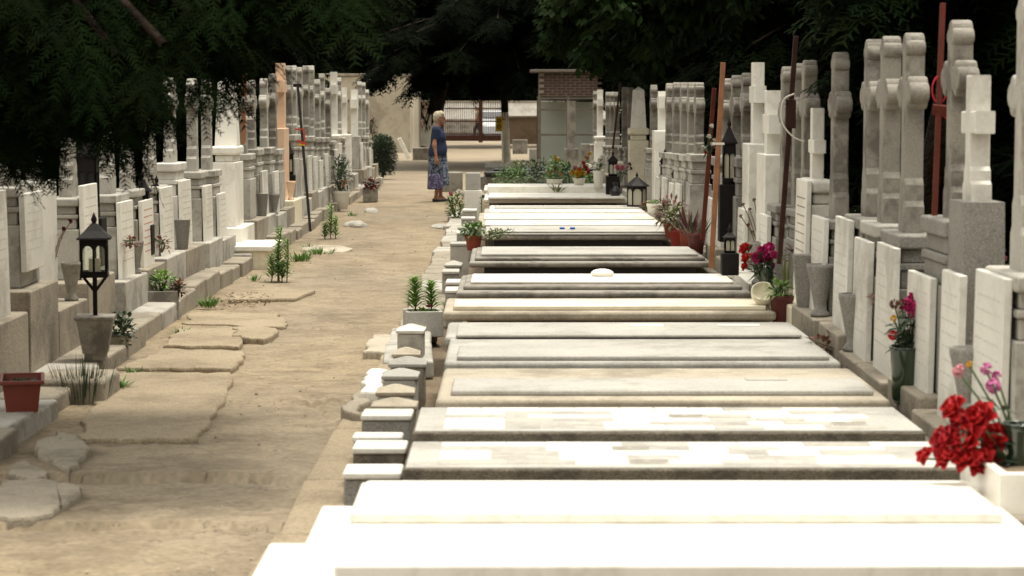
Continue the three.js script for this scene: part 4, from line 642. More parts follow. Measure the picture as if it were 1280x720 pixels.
lantern('dark lantern hanging low between the peach cross and the black pole', [P(362, 200, 31.6).x, 0.62, -31.6], 0.14, 0.42, { plinth: 0.15 });
lantern('grey roofed lantern half hidden behind the bucket shrub', [P(418, 210, 39.4).x, 0.45, -39.4], 0.22, 0.3, { plinth: 0.18 });
lantern('narrow black lantern set between pale tablets behind the kerb', [P(402, 215, 36.2).x, 0.5, -36.2], 0.1, 0.35, {});
lantern('large six sided black lantern on the end of a white tomb slab', [P(796, 258, 29.2).x, 0.405, -29.2], 0.26, 0.42, { sides: 6, legs: true });
lantern('black lantern on a tall black plinth beside the black vase', [P(766, 240, 33.2).x, 0.43, -33.2], 0.18, 0.32, { plinth: 0.27 });
lantern('small black lantern on a dark block at the white topped tomb', [P(912, 340, 17.2).x, 0.437, -17.2], 0.115, 0.17, { plinth: 0.17 });
lantern('dark tall lantern behind the leaning orange pole', [P(911, 230, 19.6).x, 0.55, -19.6], 0.15, 0.52, { plinth: 0.5 });
lantern('dark lantern with sloping roof among the close set crosses', [P(831, 222, 28.6).x, 0.6, -28.6], 0.15, 0.38, { plinth: 0.16 });
lantern('second dark lantern among the close set crosses, by the fourth one', [P(845, 230, 27.0).x, 0.55, -27.0], 0.13, 0.38, { plinth: 0.1 });
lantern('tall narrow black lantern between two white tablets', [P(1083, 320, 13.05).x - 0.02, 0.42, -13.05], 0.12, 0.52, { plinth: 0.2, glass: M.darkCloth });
lantern('broad roofed black lantern behind the tall speckled pedestal', [P(1216, 330, 10.9).x, 0.5, -10.9], 0.3, 0.4, { plinth: 0.26 });
{ const p = P(770, 246, 32.5), g = thing('black_vase', 'round bellied black vase standing on a white slab', 'vase', [p.x, 0.43, -32.7]); mesh('body', lathe([[0, 0], [0.06, 0], [0.085, 0.04], [0.08, 0.08], [0.035, 0.13], [0.03, 0.17], [0.04, 0.185], [0.025, 0.185], [0.02, 0.13], [0, 0.1]], 20), M.black, g); mesh('lip', new THREE.TorusGeometry(0.036, 0.007, 6, 18).rotateX(Math.PI / 2).translate(0, 0.185, 0), M.black, g); }
function pole(label, a, b, w, m, extra) { const g = thing('wooden_pole', label, 'pole', [b.x, Math.max(b.y, 0), b.z]), o = V(b.x, Math.max(b.y, 0), b.z); mesh('shaft', bar(b.clone().sub(o), a.clone().sub(o), w, w), m, g); if (extra) extra(g, (t) => b.clone().lerp(a, t).sub(o)); return g; }
const ribbonM = (r, gg, b) => flat('ribbon', r, gg, b, 0.6, { side: THREE.DoubleSide });
const loop = (c, r, w, sq = 1.6) => new THREE.TorusGeometry(r, w, 5, 20).scale(1, sq, 0.5).translate(c.x, c.y, c.z);
pole('dark red pole with a red ribbon, leaning by the pink flower bucket', P(1178.5, 4, 10.9), P(1159, 500, 10.6), 0.026, M.redWood, (g, f) => { mesh('crosspiece', bar(f(0.73).add(V(-0.03, 0, 0)), f(0.73).add(V(0.06, -0.01, 0.02)), 0.05, 0.03), M.redWood, g); mesh('ribbon', loop(f(0.78), 0.035, 0.004, 1.8), ribbonM(0.42, 0.01, 0.02), g); mesh('ribbon_tail', tube([f(0.72), f(0.71).add(V(0.08, -0.03, 0.02)), f(0.7).add(V(0.15, -0.04, 0.03))], 0.004, 8, 5), ribbonM(0.42, 0.01, 0.02), g); });
pole('dark brown pole with a white ribbon loop, in front of the massive white cross', P(995, 45, 15.6), P(974, 330, 15.6), 0.034, M.darkWood, (g, f) => { mesh('plaque', box(0.07, 0.2, 0.04, 0.006, f(0.66).x, f(0.66).y - 0.1, f(0.66).z + 0.02), M.darkWood, g); mesh('ribbon', tube([f(0.66).add(V(0.02, 0.14, 0.05)), f(0.66).add(V(-0.05, 0.1, 0.05)), f(0.66).add(V(-0.06, -0.06, 0.05)), f(0.66).add(V(0.02, -0.16, 0.05)), f(0.66).add(V(0.09, -0.19, 0.05))], 0.006, 24, 5), ribbonM(0.66, 0.62, 0.56), g); });
pole('slender orange varnished pole leaning over the red pots', P(904, 78, 19.0), P(889, 335, 19.0), 0.042, M.orangeWood, (g, f) => { mesh('clip', box(0.1, 0.02, 0.05, 0.004, f(0.6).x, f(0.6).y, f(0.6).z), M.whitePlastic, g); });
pole('dark red pole standing beside the orange pole', P(893, 110, 20.4), P(878, 300, 20.4), 0.04, M.redWood);
pole('thin dark pole leaning near the white obelisk at the tomb heads', P(775.5, 102, 34.2), P(766, 186, 34.2), 0.03, M.darkWood);
pole('orange wooden pole behind the kerb beside the large obelisk', P(306, 92, 26.4), P(303, 215, 26.4), 0.05, M.orangeWood, (g, f) => mesh('crosspiece', bar(f(0.55).add(V(-0.04, 0, 0)), f(0.55).add(V(0.12, 0.0, 0)), 0.04, 0.03), M.whitePlastic, g));
pole('black pole with red and yellow ribbons leaning against the pale stones', P(372, 105, 30.0), P(388, 289, 29.2), 0.034, M.iron, (g, f) => {
  mesh('crosspiece', bar(f(0.99).add(V(-0.06, 0, 0)), f(0.99).add(V(0.05, 0, 0)), 0.04, 0.03), M.iron, g);
  mesh('ribbon', [bar(f(0.6).add(V(-0.1, 0.17, 0.03)), f(0.6).add(V(0.02, 0.17, 0.03)), 0.02, 0.004), bar(f(0.6).add(V(0.02, 0.17, 0.03)), f(0.6).add(V(0.03, 0.02, 0.03)), 0.02, 0.004), bar(f(0.6).add(V(-0.07, 0.02, 0.03)), f(0.6).add(V(0.06, -0.03, 0.03)), 0.03, 0.004)], ribbonM(0.5, 0.05, 0.015), g); mesh('ribbon_yellow', bar(f(0.6).add(V(-0.07, -0.03, 0.04)), f(0.6).add(V(0.03, -0.04, 0.04)), 0.02, 0.004), ribbonM(0.6, 0.36, 0.02), g); });

// ---------- flowers and pots ----------
function leafGeo(n, gen) {                                 // gen(i) -> { a, d, l, w, up }: pointed leaves with a fold
  const p = [];
  for (let i = 0; i < n; i++) {
    const { a, d, l, w, bend = 0.25 } = gen(i), s = d.clone().cross(V(rr(-0.2, 0.2), 1, rr(-0.2, 0.2))).normalize().multiplyScalar(w / 2), m = a.clone().addScaledVector(d, l * 0.45), e = a.clone().addScaledVector(d, l).add(V(0, -bend * l, 0)), mid = m.clone().add(V(0, -w * 0.12, 0));
    for (const q of [a, m.clone().add(s), mid, mid, m.clone().add(s), e, a, mid, m.clone().sub(s), mid, e, m.clone().sub(s)]) p.push(q.x, q.y, q.z);
  }
  const g = new THREE.BufferGeometry(); g.setAttribute('position', new THREE.Float32BufferAttribute(p, 3)); g.computeVertexNormals(); return g;
}
const rdir = (up = 0.3) => V(rr(-1, 1), rr(up - 0.6, up + 0.6), rr(-1, 1)).normalize();
function petalGeo(len, wide, cup, curl) {
  const g = new THREE.PlaneGeometry(1, 1, 4, 4), p = g.attributes.position;
  for (let i = 0; i < p.count; i++) { const x = p.getX(i) * 2, y = p.getY(i) + 0.5, w = wide * (0.3 + 0.7 * Math.sin(Math.PI * Math.min(0.92, y * 0.72 + 0.12))) * (1 - 0.25 * Math.pow(y, 6)); p.setXYZ(i, x * w * 0.5, len * y * (1 - 0.12 * x * x * y), cup * (x * x - 1) * 0.3 * wide + curl * y * y * len); }
  return g;
}
function bloomGeo(r, n = 16, open = 1) {                   // a full flower of cupped petals round a tight heart
  const parts = [];
  for (let i = 0; i < n; i++) {
    const ring = i / (n - 1), tilt = lerp(0.1, 1.15 * open, Math.pow(ring, 0.8)) + rr(-0.12, 0.12);
    parts.push(petalGeo(r * lerp(0.75, 1.12, ring) * rr(0.9, 1.1), r * lerp(0.55, 1.15, ring), -1, lerp(-0.1, 0.28, ring)).translate(0, -r * 0.3, r * lerp(0.05, 0.16, ring)).rotateX(tilt).rotateY(i * 2.399 + rr(-0.2, 0.2)));
  }
  const g = merge(parts); g.computeVertexNormals(); return g;
}
const BLOOM = { full: [0, 1, 2].map(() => bloomGeo(1, 17)), loose: [0, 1].map(() => bloomGeo(1, 9, 1.25)), tuft: [0, 1].map(() => { const l = []; for (let i = 0; i < 26; i++) { const d = rdir(0.35), q = new THREE.ConeGeometry(0.26, 0.75, 4).rotateX(Math.PI).translate(0, 0.55, 0); q.applyQuaternion(new THREE.Quaternion().setFromUnitVectors(V(0, 1, 0), d)); l.push(q); } return merge(l); }) };
const bloom = (parent, kind, c, r, m, dir = V(0, 1, 0)) => { const b = new THREE.Mesh(BLOOM[kind][Math.floor(rnd() * BLOOM[kind].length)], m); b.name = 'bloom'; b.castShadow = b.receiveShadow = true; b.position.copy(c); b.scale.setScalar(r); b.quaternion.setFromUnitVectors(V(0, 1, 0), dir.clone().normalize()); b.rotateY(rr(0, 6)); parent.add(b); };
function bush(name, label, category, pos, rx, ry, n, l, w, m, { stems = 8, flowers = [], up = 0.3, stemM = M.stem } = {}) {
  const g = thing(name, label, category, pos);
  mesh('stems', Array.from({ length: stems }, () => tube([V(0, 0, 0), V(rr(-0.5, 0.5) * rx, ry * rr(0.7, 1.1), rr(-0.5, 0.5) * rx), V(rr(-0.9, 0.9) * rx, ry * rr(1.2, 1.8), rr(-0.9, 0.9) * rx)], 0.006, 5, 4)), stemM, g);
  mesh('foliage', leafGeo(n, () => { const t = rr(0, Math.PI * 2), c = Math.acos(rr(-0.9, 1)), R = Math.pow(rnd(), 0.4); return { a: V(Math.sin(c) * Math.cos(t) * rx * R, ry * (1 + Math.cos(c) * R), Math.sin(c) * Math.sin(t) * rx * R), d: V(Math.sin(c) * Math.cos(t), Math.cos(c) * 0.7 + up, Math.sin(c) * Math.sin(t)).add(rdir(0).multiplyScalar(0.6)).normalize(), l: l * rr(0.6, 1.3), w: w * rr(0.7, 1.2) }; }), m, g).userData.kind = 'stuff';
  for (const [x, y, z, r, fm, k = 'loose'] of flowers) bloom(g, k, V(x, y, z), r, fm, V(x * 2, 0.25, 0.5));
  return g;
}
function blades(name, label, category, pos, n, h, w, m, spread = 0.4, lean = 0.4) {
  const g = thing(name, label, category, pos);
  mesh('blades', leafGeo(n, () => { const a = rr(0, 6.28), q = rr(0, 1); return { a: V(Math.cos(a) * spread * q * 0.5, 0, Math.sin(a) * spread * q * 0.5), d: V(Math.cos(a) * lean * rr(0.2, 1.3), 1, Math.sin(a) * lean * rr(0.2, 1.3)).normalize(), l: h * rr(0.5, 1.1), w: w, bend: 0.15 }; }), m, g).userData.kind = 'stuff';
  return g;
}
function sprout(parent, x, z, h, m, n = 46, l = 0.085) { // an upright leafy shoot
  mesh('stem', tube([V(x, 0, z), V(x + rr(-0.02, 0.02), h * 0.6, z), V(x + rr(-0.03, 0.03), h, z)], 0.006, 6, 5), M.stem, parent);
  mesh('leaves', leafGeo(n, (i) => { const t = 0.12 + 0.88 * i / n, a = i * 2.399; return { a: V(x, h * t, z), d: V(Math.cos(a), 0.75, Math.sin(a)).normalize(), l: l * (1.25 - 0.6 * t), w: l * 0.24 }; }), m, parent).userData.kind = 'stuff';
}
function pot(label, pos, r, h, m, { cat = 'pot', soil = true, name = 'flower_pot', flare = 0.74 } = {}) {
  const g = thing(name, label, cat, pos); mesh('body', lathe([[0, 0], [r * flare, 0], [r * 0.96, h * 0.82], [r * 0.96, h * 0.84], [r * 0.86, h * 0.84], [r * 0.84, h * 0.8], [0, h * 0.78]], 22), m, g); mesh('rim', lathe([[r * 0.95, h * 0.82], [r * 1.03, h * 0.83], [r * 1.05, h], [r * 0.93, h], [r * 0.9, h * 0.84]], 22), m, g);
  if (soil) mesh('soil', new THREE.CylinderGeometry(r * 0.88, r * 0.88, 0.02, 18).translate(0, h * 0.9, 0), M.earth, g); return g;
}
function trough(label, pos, w, h, d, m, turn = 0, wall = 0.025, name = 'planter') {
  const g = thing(name, label, 'planter', pos, turn); for (const s of [-1, 1]) { mesh('long_side', box(w, h, wall, 0.006, 0, 0, s * (d - wall) / 2), m, g); mesh('short_side', box(wall, h * 0.995, d - wall * 2 - 0.002, 0.004, s * (w - wall) / 2, 0, 0), m, g); } mesh('soil', plainBox(w - wall * 2.1, h * 0.85, d - wall * 2.1, 0, 0.005, 0), M.earth, g); return g;
}
function bouquet(label, pos, stemH, heads, { leaves = 26, leafM = M.leafDark, l = 0.11, stemM = M.stem } = {}) { // heads: [x, y, z, r, material, kind]
  const g = thing('bouquet', label, 'flowers', pos);
  for (const [x, y, z, r, m, k = 'full'] of heads) { mesh('stem', tube([V(x * 0.12, -stemH * 0.4, z * 0.12), V(x * 0.5, y * 0.5, z * 0.5), V(x, y - r * 0.3, z)], 0.004, 6, 5), stemM, g); bloom(g, k, V(x, y, z), r, m, V(x, 0.5 * Math.hypot(x, z) + 0.05, z + 0.12)); }
  if (leaves) mesh('foliage', leafGeo(leaves, () => { const q = heads[Math.floor(rnd() * heads.length)], t = rr(0.1, 0.85); return { a: V(q[0] * t, q[1] * t, q[2] * t), d: rdir(0.3), l: l * rr(0.6, 1.3), w: l * 0.38 }; }), leafM, g).userData.kind = 'stuff';
  return g;
}
// red roses at the end of the white marble tomb
{
  const Z = 7.55, c = P(1262, 618, Z); const g = trough('white stone flower trough on the end of the white marble tomb', [1.735, 0.40, -7.52], 0.26, 0.14, 0.62, M.marble, 0, 0.035, 'stone_trough');
  const q = (u, v, dz = 0) => { const w = P(u, v, Z - dz); return [w.x - 1.72, w.y - 0.5, w.z + 7.5]; };
  const vs = thing('glass_vase', 'dark green glass vase standing in the white stone trough', 'vase', [1.735, 0.47, -7.5]); mesh('body', lathe([[0, 0], [0.045, 0], [0.05, 0.03], [0.04, 0.1], [0.055, 0.17], [0.06, 0.19], [0.052, 0.19], [0.034, 0.1], [0, 0.02]], 16), M.greenGlass, vs); mesh('rim', new THREE.TorusGeometry(0.056, 0.006, 6, 18).rotateX(Math.PI / 2).translate(0, 0.19, 0), M.greenGlass, vs);
  const R = [[1189, 508, 0.03, 0.046], [1222, 520, 0.08, 0.055], [1205, 548, 0.1, 0.055], [1178, 548, 0.06, 0.05], [1240, 545, 0.05, 0.05], [1225, 575, 0.1, 0.048], [1205, 572, 0.12, 0.045], [1262, 545, 0.02, 0.036], [1180, 570, 0.1, 0.036], [1154, 569, 0.08, 0.032], [1240, 580, 0.06, 0.04], [1200, 525, 0.04, 0.045]];
  bouquet('big bunch of scarlet roses spilling over the white stone trough', [1.72, 0.5, -7.5], 0.1, R.map(([u, v, dz, r], i) => [...q(u, v, dz), r * 1.25, i % 4 === 3 ? M.pCrimson : M.pRed]), { leaves: 34, leafM: M.leafDark, l: 0.1 });
  bouquet('mauve and pink carnations on thin stems above the scarlet roses', [1.78, 0.5, -7.6], 0.1, [[1199, 464, -0.1, 0.026, M.pPink], [1233, 461, -0.1, 0.024, M.pMauve], [1242, 483, -0.05, 0.03, M.pMauve], [1212, 456, -0.12, 0.014, M.pYellow], [1246, 470, -0.1, 0.02, M.pMauve]].map(([u, v, dz, r, m]) => { const w = P(u, v, Z - dz); return [w.x - 1.78, w.y - 0.5, w.z + 7.6, r, m, 'tuft']; }), { leaves: 8 });
}
// pink flowers in a tall dark green vase
{
  const Z = 10.75, c = P(1132, 505, Z), vs = thing('glass_vase', 'tall dark green glass vase leaning on the white tablets', 'vase', [c.x, 0.30, -Z]);
  mesh('body', lathe([[0, 0], [0.06, 0], [0.066, 0.02], [0.078, 0.26], [0.082, 0.27], [0.07, 0.27], [0.058, 0.03], [0, 0.02]], 20), M.greenGlass, vs); mesh('rim', new THREE.TorusGeometry(0.079, 0.006, 6, 20).rotateX(Math.PI / 2).translate(0, 0.27, 0), M.greenGlass, vs);
  const H = [[1143, 372, 0.03, M.pMagenta], [1136, 382, 0.034, M.pMagenta], [1149, 378, 0.024, M.pPink], [1145, 410, 0.026, M.pRed], [1116, 419, 0.02, M.pRed], [1131, 417, 0.018, M.pPink], [1124, 387, 0.024, M.pWhite], [1140, 393, 0.02, M.pMagenta], [1117, 398, 0.014, M.pYellow], [1118, 380, 0.02, M.leafRust], [1127, 379, 0.02, M.leafRust], [1152, 392, 0.018, M.pWhite]];
  bouquet('mixed pink and magenta flowers with dark leaves in the tall green vase', [c.x, 0.55, -Z], 0.2, H.map(([u, v, r, m]) => { const w = P(u, v, Z - rr(-0.05, 0.06)); return [w.x - c.x, w.y - 0.55, w.z + Z, r * 1.3, m, r > 0.02 ? 'full' : 'tuft']; }), { leaves: 70, leafM: M.leafDark, l: 0.1 });
}
// magenta flowers beside the red pot
{
  const Z = 15.9, c = P(957, 372, Z), vs = thing('glass_vase', 'narrow green glass vase between the small lantern and the red pot', 'vase', [c.x, 0.285, -Z]); mesh('body', lathe([[0, 0], [0.05, 0], [0.055, 0.3], [0.045, 0.3], [0.04, 0.02], [0, 0.02]], 16), M.greenGlass, vs); mesh('foot', new THREE.CylinderGeometry(0.06, 0.065, 0.03, 16).translate(0, -0.012, 0), M.brownPlastic, vs);
  const H = [[930, 310, 0.045, M.pRed], [932, 322, 0.045, M.pRed], [930, 332, 0.03, M.pRed], [945, 321, 0.042, M.pMagenta], [954, 313, 0.045, M.pMagenta], [963, 308, 0.04, M.pMagenta], [960, 322, 0.045, M.pMagenta], [964, 331, 0.034, M.pMauve], [951, 324, 0.038, M.pMagenta], [938, 328, 0.02, M.pWhite], [968, 318, 0.03, M.pMagenta]];
  bouquet('magenta bouquet with red flowers on one side, by the small lantern', [c.x, 0.5, -Z], 0.22, H.map(([u, v, r, m]) => { const w = P(u, v, Z - rr(-0.06, 0.08)); return [w.x - c.x, w.y - 0.5, w.z + Z, r * 1.15, m, 'full']; }), { leaves: 50 });
  const p = P(977, 405, 14.9); pot('dark red plastic pot beside the magenta bouquet', [p.x, 0.272, -14.9], 0.078, 0.2, M.brownPlastic); bush('potted_plant', 'pale green feathery plant growing from the dark red pot', 'plant', [p.x - 0.02, 0.45, -14.9], 0.085, 0.06, 130, 0.06, 0.014, M.leafLight, { stems: 9 });
  blades('tall_weed', 'tall pale dried weed stalk behind the dark red pot', 'plant', [p.x + 0.03, 0.45, -14.95], 14, 0.34, 0.012, M.leafOlive, 0.05, 0.1);
  const s = P(930, 300, 18.2); bouquet('dried leafless stalks with small seed heads in front of the white crosses', [s.x + 0.15, 0.55, -18.2], 0.2, [[930, 256], [938, 262], [943, 250], [951, 252], [926, 270], [935, 281], [948, 268], [940, 290]].map(([u, v]) => { const w = P(u, v, 18.2); return [w.x - s.x - 0.15, w.y - 0.55, rr(-0.05, 0.05), 0.016, M.pDark, 'tuft']; }), { leaves: 0, stemM: M.dryStem });
}
{ // carved white ornament at the end of the cream tomb
  const p = P(954, 400, 15.0), g = thing('stone_ornament', 'carved white stone bowl on a foot at the end of the cream tomb', 'ornament', [p.x, 0.33, -15.0]);
  mesh('foot', lathe([[0, 0], [0.075, 0], [0.08, 0.03], [0.05, 0.06], [0.05, 0.08], [0, 0.08]], 18), M.creamMarble, g);
  mesh('bowl', lathe([[0.02, 0], [0.06, 0.02], [0.085, 0.06], [0.09, 0.1], [0.078, 0.105], [0.07, 0.06], [0, 0.03]], 20).rotateX(0.75).translate(0, 0.09, -0.02), M.creamMarble, g);
}
// red pots under the orange pole
for (const [u, v, Z, r, h, m, l] of [[838, 297, 23.2, 0.07, 0.14, M.terracotta, 'small terracotta pot with reddish plant, closest to the white cup'], [846, 309, 22.4, 0.075, 0.17, M.redPlastic, 'bright red pot in the middle of the three pots'], [860, 312, 21.6, 0.09, 0.2, M.terracotta, 'larger terracotta pot holding a spiky plant'], [870, 318, 20.8, 0.085, 0.2, M.brownPlastic, 'dark red pot at the foot of the orange pole']]) { const p = P(u, v, Z); pot(l, [p.x, Math.max(0, p.y), -Z], r, h, m); }
bush('potted_plant', 'rust and green leaved plant in the small terracotta pot', 'plant', [P(838, 280, 23.2).x, 0.5, -23.2], 0.16, 0.14, 150, 0.1, 0.035, M.leafRust, {});
bush('potted_plant', 'olive leaved plant in the bright red pot', 'plant', [P(845, 290, 22.4).x, 0.52, -22.4], 0.12, 0.1, 90, 0.09, 0.035, M.leafOlive, {});
blades('spiky_plant', 'dark spiky plant with long narrow leaves in the larger terracotta pot', 'plant', [P(862, 292, 21.6).x, 0.45, -21.6], 46, 0.42, 0.03, M.leafBurgundy, 0.14, 0.7);
blades('spiky_plant', 'green grassy plant beside the dark spiky plant', 'plant', [P(869, 290, 20.9).x, 0.46, -20.9], 30, 0.34, 0.022, M.leafDark, 0.12, 0.6);
bouquet('small artificial white and red flowers tied to the orange pole', [P(884, 165, 19.4).x, 1.35, -19.3], 0.1, [[889, 157], [893, 175], [878, 184], [882, 190], [890, 180], [897, 183], [886, 170]].map(([u, v], i) => { const w = P(u, v, 19.3), c = P(884, 165, 19.4).x; return [w.x - c, w.y - 1.35, 0.04, 0.022, i % 4 === 3 ? M.pRed : M.pWhite, 'full']; }), { leaves: 40, l: 0.07 });
{ const p = P(818, 275, 27.2); pot('cream plastic cup with a mossy green plant beside the six sided lantern', [p.x, Math.max(0.3, p.y), -27.2], 0.095, 0.2, M.whitePlastic); bush('potted_plant', 'low bright green cushion plant in the cream cup', 'plant', [p.x, Math.max(0.3, p.y) + 0.18, -27.2], 0.08, 0.03, 90, 0.035, 0.02, M.leafLight, { stems: 3 }); bush('potted_plant', 'small rust leaved plant between the lantern and the cream cup', 'plant', [P(806, 265, 28.2).x, 0.36, -28.2], 0.07, 0.08, 60, 0.06, 0.03, M.leafRust, {}); }
// flower bed at the end of the slabs
{
  for (const [u, Z, rx, ry, n, m, l] of [[640, 44, 0.36, 0.24, 380, M.leafGreen, 'pale green leafy clump at the path end of the flower bed'], [672, 45, 0.42, 0.3, 420, M.leafDark, 'dark leafy clump in the flower bed behind the white slab'], [700, 44, 0.34, 0.3, 360, M.leafGreen, 'mid green clump behind the low white bowl'], [706, 42, 0.24, 0.32, 300, M.leafDark, 'tall dark green shrub in the flower bed'], [727, 43, 0.3, 0.2, 340, M.leafGreen, 'grassy green clump behind the yellow flowers'], [655, 48, 0.5, 0.26, 360, M.leafOlive, 'olive green clump behind the dark granite tomb']]) bush('bed_plant', l, 'plant', [P(u, 225, Z).x, 0.05, -Z], rx, ry, n, 0.12, 0.045, m, { stems: 12 });
  bush('bed_plant', 'small yellow green flowering sprig beside the dark shrub', 'plant', [P(694, 200, 41).x, 0.5, -41], 0.14, 0.16, 90, 0.09, 0.04, M.leafLight, { flowers: [[0, 0.3, 0.05, 0.05, M.pYellow], [0.06, 0.26, 0.05, 0.04, M.pYellow]] });
  pot('low white bowl of reddish flowers on the last white slab', [P(693, 232, 35).x, 0.5, -35], 0.13, 0.1, M.whitePlastic, { flare: 0.85 }); bush('bed_plant', 'small pink and orange flowers filling the low white bowl', 'plant', [P(693, 225, 35).x, 0.58, -35], 0.15, 0.06, 110, 0.07, 0.025, M.leafGreen, { flowers: [[-0.08, 0.12, 0.06, 0.03, M.pOrange], [0.03, 0.14, 0.08, 0.03, M.pPink], [0.1, 0.1, 0.05, 0.03, M.pOrange]] });
  pot('white bowl under the yellow and red flowers', [P(724, 230, 34.6).x, 0.52, -34.6], 0.1, 0.11, M.whitePlastic); bouquet('round bunch of yellow flowers with red and pink ones behind', [P(724, 230, 34.6).x, 0.64, -34.6], 0.06, [[-0.1, 0.08, 0.05, 0.055, M.pYellow], [-0.03, 0.05, 0.09, 0.06, M.pYellow], [0.05, 0.07, 0.08, 0.055, M.pYellow], [0.0, 0.12, 0.06, 0.05, M.pOrange], [-0.07, 0.14, 0.0, 0.05, M.pPink], [0.02, 0.17, 0, 0.045, M.pWhite], [0.1, 0.15, 0, 0.055, M.pRed], [0.14, 0.1, 0.04, 0.05, M.pRed], [0.12, 0.3, -0.05, 0.05, M.pOrange], [0.16, 0.37, -0.05, 0.05, M.pYellow], [0.07, 0.22, -0.04, 0.045, M.pRed]], { leaves: 60, l: 0.1, leafM: M.leafGreen });
  pot('tall white vase beside the black lantern plinth', [P(748, 232, 34).x, 0.5, -34], 0.085, 0.26, M.whitePlastic, { name: 'white_vase', cat: 'vase' }); bouquet('loose white flowers in the tall white vase', [P(748, 232, 34).x, 0.78, -34], 0.06, [[-0.08, 0.1, 0.04, 0.045, M.pWhite], [0.02, 0.14, 0.05, 0.05, M.pWhite], [0.08, 0.08, 0.04, 0.04, M.pWhite], [-0.02, 0.06, 0.08, 0.04, M.pWhite], [0.05, 0.18, 0, 0.04, M.pWhite]], { leaves: 40, leafM: M.leafGreen, l: 0.12 });
  bouquet('pale pink flowers and dark buds beside the black lantern', [P(775, 215, 32).x, 0.75, -32], 0.2, [[-0.03, 0.12, 0, 0.06, M.pPink], [0.03, 0.11, 0.03, 0.055, M.pPink], [0.0, 0.17, 0.02, 0.04, M.pWhite], [0.14, 0.16, 0, 0.035, M.pDark], [0.16, 0.1, 0, 0.03, M.pDark]], { leaves: 14 });
  blades('grass_tuft', 'grey green spiky tuft growing through the last white slab', 'grass', [P(696, 241, 34.0).x, 0.43, -33.9], 26, 0.2, 0.022, M.leafOlive, 0.12, 0.9);
}
// plants at the path end of the tombs
{
  const Z = 16.6, c = P(528, 402, Z); const t = trough('square grey concrete planter with two leafy shoots', [c.x, 0.02, -Z - 0.12], 0.28, 0.19, 0.3, M.slabGrey, 0.12, 0.03, 'concrete_planter');
  const pl = thing('potted_plant', 'two upright bright green shoots with a red bud, in the concrete planter', 'plant', [c.x, 0.18, -Z - 0.12]); sprout(pl, -0.06, 0.02, 0.27, M.leafLight, 80, 0.13); sprout(pl, 0.06, 0.0, 0.24, M.leafLight, 70, 0.12); mesh('low_leaves', leafGeo(50, () => ({ a: V(rr(-0.1, 0.1), 0.01, rr(-0.08, 0.08)), d: rdir(0.4), l: 0.07, w: 0.035 })), M.leafLight, pl).userData.kind = 'stuff'; bloom(pl, 'full', V(0.05, 0.07, 0.09), 0.025, M.pDark);
}
{ const Z = 22.3, c = P(592, 307, Z); pot('terracotta red pot with trailing green plant at the path end of the tombs', [c.x, 0.3, -Z], 0.085, 0.15, M.terracotta);
  bush('potted_plant', 'round leafy plant with tiny white flowers trailing from the terracotta red pot', 'plant', [c.x - 0.01, 0.43, -Z], 0.12, 0.07, 240, 0.05, 0.03, M.leafGreen, { flowers: [[-0.05, 0.14, 0.07, 0.014, M.pWhite], [0.04, 0.1, 0.1, 0.014, M.pWhite], [0.0, 0.16, 0.05, 0.012, M.pWhite]] });
  bush('trailing_plant', 'pale trailing stems spreading from the red pot across the bluish tomb', 'plant', [c.x + 0.24, 0.42, -Z + 0.02], 0.2, 0.045, 170, 0.045, 0.02, M.leafOlive, { stems: 6 }); }
bush('flowering_bush', 'green bush with pink and white flowers at the corner of the path', 'bush', [P(570, 275, 33.6).x, 0, -33.6], 0.15, 0.22, 420, 0.07, 0.03, M.leafGreen, { flowers: [[-0.08, 0.43, 0.08, 0.05, M.pPink], [0.05, 0.46, 0.06, 0.06, M.pWhite], [0.1, 0.42, 0.07, 0.05, M.pWhite]] });
{ const g = thing('tall_weed', 'thin leafy weed standing between the white foot stones', 'plant', [P(601, 270, 28).x, 0.05, -28]); sprout(g, 0, 0, 0.55, M.leafOlive, 50, 0.09); sprout(g, 0.04, 0.03, 0.35, M.leafGreen, 30, 0.08); }
// plants along the kerb
{ const Z = 11.9, c = P(33, 520, Z), g = thing('plastic_trough', 'red brown plastic flower trough on the kerb below the pale gravestones', 'planter', [c.x - 0.02, 0.118, -Z], 0.2);
  const taperBox = (w, h, dd, k) => { const q = new THREE.CylinderGeometry(0.5, 0.5 * k, h, 4, 1, true).rotateY(Math.PI / 4).scale(w * Math.SQRT2, 1, dd * Math.SQRT2).translate(0, h / 2, 0).toNonIndexed(); q.computeVertexNormals(); return q; };
  mesh('body', [taperBox(0.2, 0.16, 0.36, 0.82), taperBox(0.186, 0.158, 0.346, 0.82), plainBox(0.15, 0.006, 0.28, 0, 0.001, 0)], M.troughRed, g); for (const s of [-1, 1]) { mesh('rim', box(0.236, 0.022, 0.02, 0.006, 0, 0.15, s * 0.19), M.troughRed, g); mesh('rim', box(0.02, 0.022, 0.36, 0.006, s * 0.108, 0.15, 0), M.troughRed, g); } mesh('soil', plainBox(0.175, 0.03, 0.33, 0, 0.1, 0), M.earth, g);
  blades('seedling', 'low green seedlings in the red brown trough', 'plant', [c.x - 0.02, 0.245, -Z], 60, 0.05, 0.02, M.leafDark, 0.16, 0.9); }
{ const b = mesh('kerb_block', box(0.42, 0.2, 0.55, 0.03), M.concrete); b.position.set(P(96, 480, 13.1).x, -0.04, -13.1); tag(b, 'worn square concrete block in front of the potted lantern', 'stone block'); }
blades('grass_tuft', 'dense tuft of long dark grass in front of the lantern pot', 'grass', [P(105, 525, 12.9).x, 0, -12.9], 150, 0.34, 0.008, M.leafDark, 0.3, 0.28);
blades('grass_tuft', 'small sprawling green weed on the path beside the lantern pot', 'grass', [P(148, 492, 13.5).x, 0.02, -13.5], 30, 0.14, 0.016, M.leafGreen, 0.1, 1.4);
